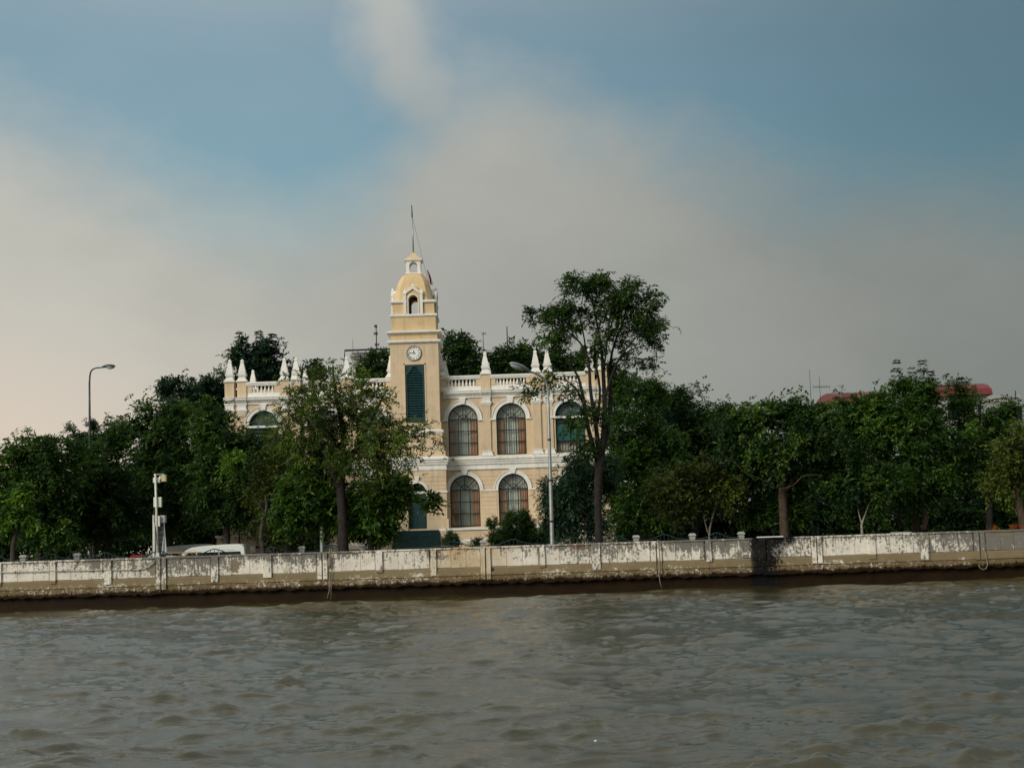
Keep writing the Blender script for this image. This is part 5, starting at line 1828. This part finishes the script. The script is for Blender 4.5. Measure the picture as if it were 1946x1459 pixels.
# ------------------------------------------------------------------ street lamps
def lamp(label, Y, base, top, arm, head, mat, hl=0.95, group='street lamps on tall poles'):
    b0 = P(base[0], base[1], Y)
    root = thing('street_lamp', (b0.x, Y, GZ), label, 'street lamp', group)
    t0 = P(top[0], top[1], Y)
    m_ = MB()
    n = 8
    pts = [Vector((b0.x, Y, GZ)).lerp(Vector((t0.x, Y, t0.z)), k / n) for k in range(n + 1)]
    m_.tube(pts, [0.115 - 0.055 * k / n for k in range(n + 1)], 10)
    m_.lathe(b0.x, Y, [(GZ, 0.2), (GZ + 0.06, 0.2), (GZ + 0.07, 0.14), (GZ + 0.5, 0.13)], 10)
    m_.build('pole', mat, root, True)
    c = MB()
    for f in (0.28, 0.5, 0.72):
        p = Vector((b0.x, Y, GZ)).lerp(Vector((t0.x, Y, t0.z)), f)
        r = 0.115 - 0.055 * f + 0.012
        c.lathe(p.x, p.y, [(p.z - 0.05, r), (p.z + 0.05, r)], 10)
    c.build('collar', DARK_M, root)
    a_ = MB()
    ap = [Vector((t0.x, Y, t0.z - 0.1))] + [P(x, y, Y + d) for x, y, d in arm]
    sm = []
    for i in range(len(ap) - 1):
        m0, a, b, m1 = ap[max(i - 1, 0)], ap[i], ap[i + 1], ap[min(i + 2, len(ap) - 1)]
        for k in range(5):
            u = k / 5
            sm.append(a * (2 * u ** 3 - 3 * u ** 2 + 1) + (b - m0) * 0.5 * (u ** 3 - 2 * u ** 2 + u) + b * (-2 * u ** 3 + 3 * u ** 2) + (m1 - a) * 0.5 * (u ** 3 - u ** 2))
    sm.append(ap[-1])
    a_.tube(sm, [0.058 - 0.015 * k / (len(sm) - 1) for k in range(len(sm))], 8)
    a_.build('arm', mat, root, True)
    h0, h1 = P(*head[0][:2], Y + head[0][2]), P(*head[1][:2], Y + head[1][2])
    ax = (h1 - h0).normalized()
    sd2 = ax.cross(Vector((0, 0, 1))).normalized()
    upv = sd2.cross(ax)
    L = (h1 - h0).length
    hd = MB()
    rings = []
    for t, wv, hv in ((0, 0.05, 0.05), (0.06, 0.10, 0.09), (0.22, 0.16, 0.14), (0.45, 0.21, 0.17), (0.7, 0.22, 0.15), (0.88, 0.17, 0.11), (0.97, 0.10, 0.06), (1.0, 0.03, 0.02)):
        c0 = h0 + ax * L * t
        rings.append([tuple(c0 + sd2 * wv * math.cos(a) + upv * hv * (math.sin(a) if math.sin(a) > 0 else 0.35 * math.sin(a))) for a in np.linspace(0, 2 * math.pi, 14, endpoint=False)])
    hd.loft(rings)
    hh = hd.build('lamp_head', mat, root, True)
    ls = MB()
    rings = []
    for t, wv, hv in ((0.30, 0.04, 0.02), (0.36, 0.14, 0.06), (0.55, 0.18, 0.11), (0.75, 0.17, 0.10), (0.9, 0.10, 0.05), (0.94, 0.03, 0.02)):
        c0 = h0 + ax * L * t - upv * 0.045
        rings.append([tuple(c0 + sd2 * wv * math.cos(a) - upv * hv * abs(math.sin(a)) * (1 if math.sin(a) > 0 else 0.1)) for a in np.linspace(0, 2 * math.pi, 14, endpoint=False)])
    ls.loft(rings)
    ls.build('lens', LAMPG, hh, True)
    return root


lamp('grey street lamp in front of the right wing, arm curving left', 69.0, (1049, 1030), (1041, 738), [(1036, 722, -0.1), (1022, 712, -0.4), (1003, 704, -0.8)], [(1005, 705, -0.75), (969, 690, -1.5)], GREY_M)
lamp('street lamp at far left, dark against the sky, arm curving right', 89.0, (172, 1055), (170, 726), [(172, 708, 0.0), (180, 700, 0.0), (196, 698, -0.1)], [(194, 698, -0.1), (219, 696, -0.3)], DARK_M)
lamp('grey street lamp post standing inside the feathery tree', 71.6, (612, 1042), (608, 822), [(605, 806, 0.0), (612, 797, 0.2), (628, 792, 0.5)], [(626, 792, 0.5), (652, 786, 1.1)], GREY_M)


# ------------------------------------------------------------------ camera pole on the wall
def build_camera_pole():
    Y = WY + 0.12
    b0, t0 = P(300, 1062, Y), P(295, 900, Y)
    root = thing('camera_pole', (b0.x, Y, 2.31), 'white pole with camera and equipment boxes mounted on the flood wall', 'camera pole')
    m_ = MB()
    m_.tube([(b0.x, Y, 2.31), (t0.x, Y, t0.z)], [0.062, 0.048], 10)
    m_.build('pole', BOXW, root, True)
    m_ = MB()
    m_.sq(b0.x, Y, [(2.311, 0.16), (2.345, 0.16), (2.35, 0.09), (2.52, 0.065)])
    m_.build('base_plate', GREY_M, root)

    def bxp(name, mat, x0, y0, x1, y1, dy, dep):
        a, b = P(x0, y1, Y), P(x1, y0, Y)
        q = MB()
        cx, cz = (a.x + b.x) / 2, (a.z + b.z) / 2
        hx, hz = (b.x - a.x) / 2, (b.z - a.z) / 2
        q.loft([[(cx - hx * f, Y + dy + d, cz - hz * g), (cx + hx * f, Y + dy + d, cz - hz * g), (cx + hx * f, Y + dy + d, cz + hz * g), (cx - hx * f, Y + dy + d, cz + hz * g)]
                for d, f, g in ((0, 0.9, 0.93), (0.015, 1, 1), (dep - 0.015, 1, 1), (dep, 0.9, 0.93))])
        return q.build(name, mat, root)
    bxp('equipment_box', BOXW, 290, 907, 303, 917, 0.06, 0.16)
    bxp('floodlight', BOXY, 307, 902, 315.5, 915, -0.05, 0.22)
    bxp('equipment_box', BOXW, 291, 944.5, 297.4, 963.5, 0.055, 0.14)
    bxp('equipment_box', BOXW, 298.4, 944, 306, 963.5, 0.055, 0.16)
    q = MB()
    a, b = P(292, 901.5, Y), P(312, 901.5, Y)
    q.box(a.x, b.x, Y - 0.02, Y + 0.02, a.z - 0.02, a.z + 0.02)
    q.build('bracket_arm', GREY_M, root)
    q = MB()
    a = P(304.5, 909, Y)
    q.lathe(a.x, Y, [(a.z - 0.06, 0.05), (a.z + 0.0, 0.06), (a.z + 0.05, 0.06), (a.z + 0.12, 0.03)], 10)
    q.build('dome_camera', BOXW, root, True)
    q = MB()
    pts = [P(295, 963, Y), P(293, 975, Y), P(294, 990, Y), P(297, 1010, Y), P(299, 1035, Y)]
    q.tube([(p.x, Y - 0.07, p.z) for p in pts], 0.014, 5)
    q.build('cable', DARK_M, root)


build_camera_pole()
m_ = MB()
pts = [P(x, y, WY) for x, y in ((-300, 1098), (-100, 1091), (0, 1087.5), (90, 1085), (180, 1083), (262, 1082.2), (274, 1080), (284, 1075), (291, 1069), (296, 1063))]
m_.tube([(p.x, WY - 0.055 + (0.05 if i == len(pts) - 1 else 0), p.z) for i, p in enumerate(pts)], 0.024, 7)
cd = thing('conduit_pipe', (pts[0].x, WY - 0.055, pts[0].z), 'thin grey conduit pipe running along the wall to the camera pole', 'pipe')
m_.build('pipe', GREY_M, cd, True)
for px in (30, 120, 196, 250):
    p = P(px, 1087.2 - 5.4 * px / 270, WY)
    q = MB()
    q.box(p.x - 0.02, p.x + 0.02, WY - 0.085, WY + 0.02, p.z - 0.045, p.z + 0.045)
    q.build('clip', DARK_M, cd)


# ------------------------------------------------------------------ display rack behind the pole
def build_rack():
    Y = 72.4
    root = thing('wire_rack', (P(304, 1050, Y).x, Y, GZ), 'tall narrow white panel and wire rack draped with grey cloth behind the camera pole', 'rack')

    def bp(name, mat, x0, y0, x1, y1, d0, d1, down=False):
        a, b = P(x0, y1, Y), P(x1, y0, Y)
        q = MB()
        q.box(a.x, b.x, Y + d0, Y + d1, GZ if down else a.z, b.z)
        return q.build(name, mat, root)
    bp('side_panel', BOXW, 293, 978.5, 296.6, 1050, -0.3, 0.25, True)
    bp('top_box', plain('pinkish white board', (0.5, 0.45, 0.45), 0.7), 305, 979, 313.5, 993, -0.1, 0.3)
    bp('sign_box', BOXW, 297.4, 980, 306, 1000, -0.28, -0.12)
    bp('back_board', plain('dark mesh board', (0.07, 0.065, 0.065), 0.8), 297, 993, 312, 1048, 0.2, 0.24, True)
    fr = MB()
    for y in (994, 1003, 1012, 1021, 1030, 1039, 1047):
        a, b = P(297, y, Y), P(312, y - 0.4, Y)
        fr.tube([(a.x, Y - 0.05, a.z), (b.x, Y - 0.05, b.z)], 0.012, 4)
    for x in (300.5, 304.5, 308.5, 312):
        a = P(x, 993, Y)
        fr.tube([(a.x, Y - 0.05, GZ), (a.x, Y - 0.05, a.z)], 0.012, 4)
    fr.build('wire_frame', GREY_M, root)
    cl = MB()
    rings = []
    for k in range(9):
        t = k / 8
        yy = 992 + t * 60
        xl = 312.5 - 5 * max(0, t - 0.35)/0.65
        xr = 313 + 6.0 * t
        ring = []
        for j in range(7):
            u = j / 6
            p = P(xl + (xr - xl) * u, yy, Y)
            ring.append((p.x, Y - 0.12 - 0.08 * math.sin(u * 9) * t, p.z))
        rings.append(ring)
    cl.loft(rings, cap=False, closed=False)
    cl.build('cloth', CLOTH, root, True)


build_rack()


# ------------------------------------------------------------------ vehicles
def car(name, label, cat, loc, prof, width, mat, glass, wheels, zroof_in, doors=(), lamps=(), group=None, roof_mat=None):
    """side outline (x, z) lofted across the width with rounded shoulders"""
    root = thing(name, loc, label, cat, group)
    o = Vector(loc)
    zmax = max(z for x, z in prof)
    xm = sum(x for x, z in prof) / len(prof)

    def ring(f, fz):
        return [(o.x + xm + (x - xm) * f, 0, o.z + (z if z < zmax * 0.5 else zmax * 0.5 + (z - zmax * 0.5) * fz)) for x, z in prof]
    m_ = MB()
    rings = []
    hw = width / 2
    for d, f, fz in ((-hw, 0.975, 0.90), (-hw + 0.06, 0.995, 0.955), (-hw + 0.2, 1.0, 0.985), (0, 1.0, 1.0), (hw - 0.2, 1.0, 0.985), (hw - 0.06, 0.995, 0.955), (hw, 0.975, 0.90)):
        rings.append([(x, o.y + d, z) for x, _, z in ring(f, fz)])
    m_.loft(rings)
    m_.build('body', mat, root, False)
    for nm, pts in glass:
        q = MB()
        q.prof_y(o.y - hw - 0.008, o.y - hw + 0.05, [(o.x + x, o.z + z) for x, z in pts])
        q.build(nm, CGLASS, root)
    for x in wheels:
        for s in (-1, 1):
            q = MB()
            y0 = o.y + s * (hw - 0.10)
            q.loft([[(o.x + x + r * math.cos(a), yy, o.z + 0.32 + r * math.sin(a)) for a in np.linspace(0, 2 * math.pi, 18, endpoint=False)] for yy, r in ((y0 - 0.11, 0.28), (y0 - 0.08, 0.32), (y0 + 0.08, 0.32), (y0 + 0.11, 0.28))])
            wh = q.build('wheel', TYRE, root)
            q = MB()
            q.loft([[(o.x + x + r * math.cos(a), yy, o.z + 0.32 + r * math.sin(a)) for a in np.linspace(0, 2 * math.pi, 14, endpoint=False)] for yy, r in ((y0 + s * 0.10, 0.19), (y0 + s * 0.118, 0.16))])
            q.build('rim', GREY_M, wh)
    for nm, mt, x, z, sx, sz in lamps:
        q = MB()
        q.box(o.x + x - sx, o.x + x + sx, o.y - hw + 0.06, o.y - hw + 0.28, o.z + z - sz, o.z + z + sz)
        q.build(nm, mt, root)
    return root


VY = 85.0
vx = P(473, 1045, VY).x
vprof = [(-4.75, 0.35), (-4.78, 0.75), (-4.55, 1.02), (-4.15, 1.20), (-3.55, 1.72), (-3.25, 1.86), (-2.6, 1.93), (-1.4, 1.98), (-0.45, 1.98), (-0.2, 1.93), (-0.08, 1.78), (0.0, 1.0), (0.0, 0.42), (-0.3, 0.33), (-2.5, 0.30)]
vglass = [('side_window', [(-3.95, 1.16), (-2.95, 1.16), (-2.95, 1.58), (-3.45, 1.50)]), ('side_window', [(-2.88, 1.16), (-1.65, 1.16), (-1.65, 1.53), (-2.88, 1.52)]),
          ('side_window', [(-1.58, 1.16), (-0.28, 1.16), (-0.34, 1.53), (-1.58, 1.53)])]
v1 = car('white_van', 'white van parked behind the wall, nearest of the two pale van roofs', 'van', (vx, VY, GZ), vprof, 1.75, VANW, vglass, (-3.9, -0.85), 0,
         lamps=(('headlight', LAMPG, -4.66, 0.82, 0.08, 0.12), ('tail_light', REDP, -0.02, 1.1, 0.03, 0.25)), group='vans parked behind the wall')
q = MB()
q.box(vx - 3.2, vx - 0.4, VY - 0.868, VY - 0.86, GZ + 1.70, GZ + 1.715)
q.build('roof_gutter', GREY_M, v1)
v2 = copy_tree(v1, None, (P(410, 1040, 89.5).x - vx, 4.5, 0.06))
v2['label'] = 'second pale van, half hidden behind the nearer white van'
# faint grey side lettering, too small in the photo to read: a row of short uneven strokes
q = MB()
lr = random.Random(3)
xx = vx - 1.75
while xx < vx - 0.65:
    wd = lr.uniform(0.03, 0.07)
    q.box(xx, xx + wd, VY - 0.876, VY - 0.868, GZ + 1.60, GZ + 1.60 + lr.uniform(0.03, 0.06))
    xx += wd + lr.uniform(0.015, 0.03)
lt = q.build('lettering', LETTER, v1)
lt['kind'] = 'stuff'
sprof = [(-2.15, 0.3), (-2.2, 0.6), (-2.05, 0.78), (-1.15, 0.93), (-0.55, 1.36), (-0.2, 1.44), (0.5, 1.45), (0.9, 1.38), (1.55, 1.0), (2.1, 0.95), (2.2, 0.75), (2.18, 0.4), (1.9, 0.28), (-1.9, 0.25)]
sglass = [('side_window', [(-0.98, 0.95), (-0.02, 0.95), (-0.02, 1.29), (-0.42, 1.28)]), ('side_window', [(0.06, 0.95), (1.2, 0.95), (0.78, 1.29), (0.06, 1.29)])]
cx_ = P(318, 1052, 75.5).x
c1 = car('parked_car', 'pale lilac and red parked car mostly hidden behind the wall', 'car', (cx_, 75.5, GZ), sprof, 1.7, LILAC, sglass, (-1.35, 1.35), 0)
q = MB()
q.loft([[(cx_ - 1.86, 75.5 + y, GZ + 1.34), (cx_ - 1.30, 75.5 + y, GZ + 1.40), (cx_ - 1.12, 75.5 + y, GZ + 1.52), (cx_ - 1.80, 75.5 + y, GZ + 1.50)] for y in (-0.5, 0.5)])
o = q.build('red_box', REDP, None, False, (cx_ - 1.5, 75.5, GZ + 1.34))
tag(o, 'small red bundle resting beside the pale car roof at the camera pole', 'bundle')
q = MB()
q.box(cx_ - 1.95, cx_ - 1.05, 74.95, 76.05, GZ, GZ + 1.338)
tag(q.build('market_table', plain('grey table board', (0.3, 0.3, 0.32), 0.8), None, False, (cx_ - 1.5, 75.5, GZ)), 'grey stall counter under the red bundle, behind the wall', 'counter')
rk = thing('roof_rack', (cx_ + 0.2, 75.5, GZ + 1.46), 'yellow steel rack with slanting struts on the pale car roof', 'rack')
a, b = P(296, 1051, 74.8), P(372, 1049.5, 74.8)
m_ = MB()
m_.tube([(a.x, 74.8, a.z), (b.x - 0.1, 74.8, b.z), (b.x, 74.8, b.z - 0.06), (b.x + 0.03, 74.8, b.z - 0.2)], 0.022, 6)
m_.tube([(a.x, 74.8, a.z - 0.17), (b.x + 0.03, 74.8, b.z - 0.2)], 0.018, 6)
m_.build('rail', YELLOW, rk)
m_ = MB()
m_.tube([(a.x, 76.2, a.z), (b.x, 76.2, b.z)], 0.022, 6)
m_.build('rail', YELLOW, rk)
for k in range(6):
    q = MB()
    t = (k + 0.6) / 6.4
    p = a.lerp(b, t)
    q.tube([(p.x, 74.8, p.z), (p.x + (0.16 if k > 2 else -0.16), 74.8, p.z - 0.18)], 0.014, 5)
    q.build('strut', YELLOW, rk)
    q = MB()
    q.tube([(p.x, 74.8, p.z), (p.x, 76.2, p.z)], 0.014, 5)
    q.build('cross_bar', YELLOW, rk)
cx2 = P(838, 1036, 77.5).x
car('parked_car', 'black parked car whose roof shows above the wall beside the stairs', 'car', (cx2, 77.5, GZ + 0.05), sprof, 1.7, CARD, sglass, (-1.35, 1.35), 0)


# ------------------------------------------------------------------ boards on the wall, floating litter
for (x0, x1, y0, y1, lb, mt) in ((1439, 1488, 1017.6, 1015.9, 'white board lying on top of the wall above the burn mark', 'white board'), (1694, 1731, 1007.5, 1005.7, 'pale grey board lying on the wall between two right-hand trunks', 'pale grey board')):
    a, b = P(x0, y0, WY + 0.1), P(x1, y1, WY + 0.1)
    q = MB()
    q.loft([[(a.x, WY + y, 2.318), (b.x, WY + y, 2.318), (b.x, WY + y, 2.362), (a.x, WY + y, 2.362)] for y in (0.04, 0.3)])
    tag(q.build('board', plain(mt, (0.75, 0.75, 0.74) if 'white' in mt else (0.4, 0.41, 0.38), 0.6), None, False, ((a.x + b.x) / 2, WY + 0.17, 2.318)), lb, 'board')


def on_water(px, py):
    d = CAMROT @ Vector(((px - CX) / F, -(py - CY) / F, -1.0))
    t = -EYE / d.z
    return Vector((d.x * t, d.y * t, 0))


LIT = plain('white foam', (0.75, 0.73, 0.66), 0.7)
for k, (px, py, s_, lb) in enumerate(((690, 1141, 0.22, 'pale foam scrap floating below the two hanging ropes'), (1738, 1106, 0.26, 'white foam scrap floating at the foot of the wall on the right'),
                                      (1132, 1415, 0.022, 'tiny white speck floating in the foreground below the centre'), (1769, 1318, 0.03, 'tiny white speck floating on the right-hand foreground water'))):
    p = on_water(px, py)
    rr = random.Random(k)
    q = MB()
    rings = []
    for z, f in ((-0.06, 0.6), (0.0, 1.0), (0.05, 0.9), (0.12, 0.3)):
        rings.append([(p.x + s_ * f * math.cos(a) * rr.uniform(0.7, 1.2), p.y + s_ * 0.7 * f * math.sin(a) * rr.uniform(0.7, 1.2), 0.05 + z * min(1, s_ * 5)) for a in np.linspace(0, 2 * math.pi, 8, endpoint=False)])
    q.loft(rings)
    tag(q.build('foam_scrap', LIT, None, True, (p.x, p.y, 0)), lb, 'litter', 'scraps floating on the river')


# ------------------------------------------------------------------ far buildings and masts
def block(name, label, Y, x0, x1, ytop, depth, mat, cat='building'):
    a, b = P(x0, ytop, Y), P(x1, ytop, Y)
    root = thing(name, ((a.x + b.x) / 2, Y, GZ), label, cat)
    q = MB()
    q.box(a.x, b.x, Y, Y + depth, GZ, a.z)
    q.build('wall', mat, root)
    q = MB()
    q.box(a.x - 0.15, b.x + 0.15, Y - 0.15, Y + depth + 0.15, a.z + 0.002, a.z + 0.25)
    q.build('roof_edge', mat, root)
    n = max(2, int((b.x - a.x) / 3))
    for k in range(n):
        for zz in (a.z - 2.2, a.z - 5.4):
            xx = a.x + (b.x - a.x) * (k + 0.5) / n
            q = MB()
            q.box(xx - 0.7, xx + 0.7, Y - 0.06, Y + 0.02, zz, zz + 1.4)
            q.build('window', CGLASS, root)
    return root, a, b


r1, a, b = block('background_building', 'grey flat-roofed building with a pipe frame on its roof, left of the tower', 135.0, 668, 760, 678, 10, CONC)
m_ = MB()
p0, p1, p2 = P(655, 666, 134.6), P(755, 662.5, 134.6), P(655, 690, 134.6)
m_.tube([(p2.x, 134.6, p2.z), (p0.x, 134.6, p0.z), (p1.x, 134.6, p1.z)], 0.10, 6)
q0, q1 = P(668, 671.5, 134.6), P(755, 668, 134.6)
m_.tube([(q0.x, 134.6, q0.z), (q1.x, 134.6, q1.z)], 0.06, 5)
m_.tube([(p2.x, 134.6, p2.z), (a.x, 135.2, p2.z)], 0.08, 5)
for px in (680, 695, 725, 740):
    t_, u_ = P(px, 666 - 3.5 * (px - 655) / 100, 134.6), P(px, 680, 134.6)
    m_.tube([(t_.x, 134.6, t_.z), (u_.x, 134.6, u_.z)], 0.05, 5)
m_.build('roof_frame', DARK_M, r1)


def mast(label, Y, px, top, bot, arms, r=0.05):
    a, b = P(px, bot, Y), P(px, top, Y)
    root = thing('aerial_mast', (a.x, Y, a.z), label, 'aerial')
    q = MB()
    q.tube([(a.x, Y, a.z), (a.x, Y, b.z)], [r, r * 0.6], 6)
    q.build('pole', DARK_M, root)
    for x0, x1, y in arms:
        c, d = P(x0, y, Y), P(x1, y - 0.2, Y)
        q = MB()
        q.tube([(c.x, Y, c.z), (d.x, Y, d.z)], r * 0.7, 5)
        n = max(2, int(abs(x1 - x0) / 5))
        for k in range(n + 1):
            e = c.lerp(d, k / n)
            q.tube([(e.x, Y - 0.4, e.z), (e.x, Y + 0.4, e.z)], r * 0.4, 4)
            q.tube([(e.x, Y, e.z - 0.15), (e.x, Y, e.z + 0.15)], r * 0.5, 4)
        q.build('antenna', DARK_M, root)


mast('aerial mast with short arms on the roof left of the tower', 136.0, 716, 620, 677, [(712, 716, 620), (711, 717, 634), (713, 720, 655)], 0.07)
mast('hair-thin aerial rod on the roof left of the tower', 137.0, 671, 645, 677, [], 0.025)
r2, a, b = block('background_building', 'grey roof block with a small tank between the dark trees right of the tower', 140.0, 917, 952, 670, 9, CONC)
q = MB()
t_ = P(942, 668, 139.8)
q.lathe(t_.x, 142, [(a.z + 0.25, 0.35), (a.z + 0.75, 0.35), (a.z + 0.85, 0.1)], 10)
q.build('water_tank', plain('blue grey tank', (0.16, 0.16, 0.24), 0.5), r2)
mast('thin aerial with a cross arm on the roof block right of the tower', 141.0, 919, 632, 668, [(916, 923, 634)], 0.04)
mast('plain pole standing above the trees right of the tower', 125.0, 965.5, 620, 690, [], 0.07)
mast('tall thin aerial left of the red roofs', 128.0, 1543, 702, 790, [], 0.03)
mast('aerial with a wide cross arm left of the red roofs', 128.0, 1561, 716, 790, [(1546, 1576, 735)], 0.03)


def red_house(label, Y, x0, x1, yt, ye, px_g=None):
    a, b = P(x0, yt, Y), P(x1, yt, Y)
    e = P(x0, ye, Y)
    root = thing('red_roofed_house', ((a.x + b.x) / 2, Y, GZ), label, 'house')
    q = MB()
    q.box(a.x + 0.2, b.x - 0.3, Y, Y + 8, GZ, e.z)
    q.build('wall', POSTW, root)
    n = 9
    pr = []
    for k in range(n + 1):
        an = math.pi * k / n
        pr.append((Y + 4 - 4.6 * math.cos(an), e.z - 0.1 + (a.z - e.z) * math.sin(an) ** 0.8))
    q = MB()
    q.prof_x(a.x, b.x, pr)
    rf = q.build('roof', REDROOF, root)
    q = MB()
    for k in range(1, int((b.x - a.x) / 0.9)):
        x = a.x + 0.9 * k
        q.tube([(x, y, z + 0.01) for y, z in pr[:6]], 0.035, 4)
    q.build('roof_seam', REDROOF, rf)
    q = MB()
    q.prof_x(b.x + 0.003, b.x + 0.12, [(Y + 4 + (y - Y - 4) * 0.97, z - 0.05) for y, z in pr])
    q.build('gable', POSTW, root)
    for k in range(3):
        q = MB()
        xx = a.x + (b.x - a.x) * (k + 0.5) / 3
        q.box(xx - 0.5, xx + 0.5, Y - 0.05, Y + 0.02, e.z - 2.2, e.z - 0.9)
        q.build('window', CGLASS, root)


red_house('left house with a curved red metal roof showing over the trees', 130.0, 1584, 1685, 739, 764)
red_house('right house with a curved red metal roof and pale gable end', 124.0, 1794, 1880, 722, 750)
r3, a, b = block('background_building', 'pale flat roof corner just above the trees at the right edge', 120.0, 1893, 1935, 757, 8, POSTW)
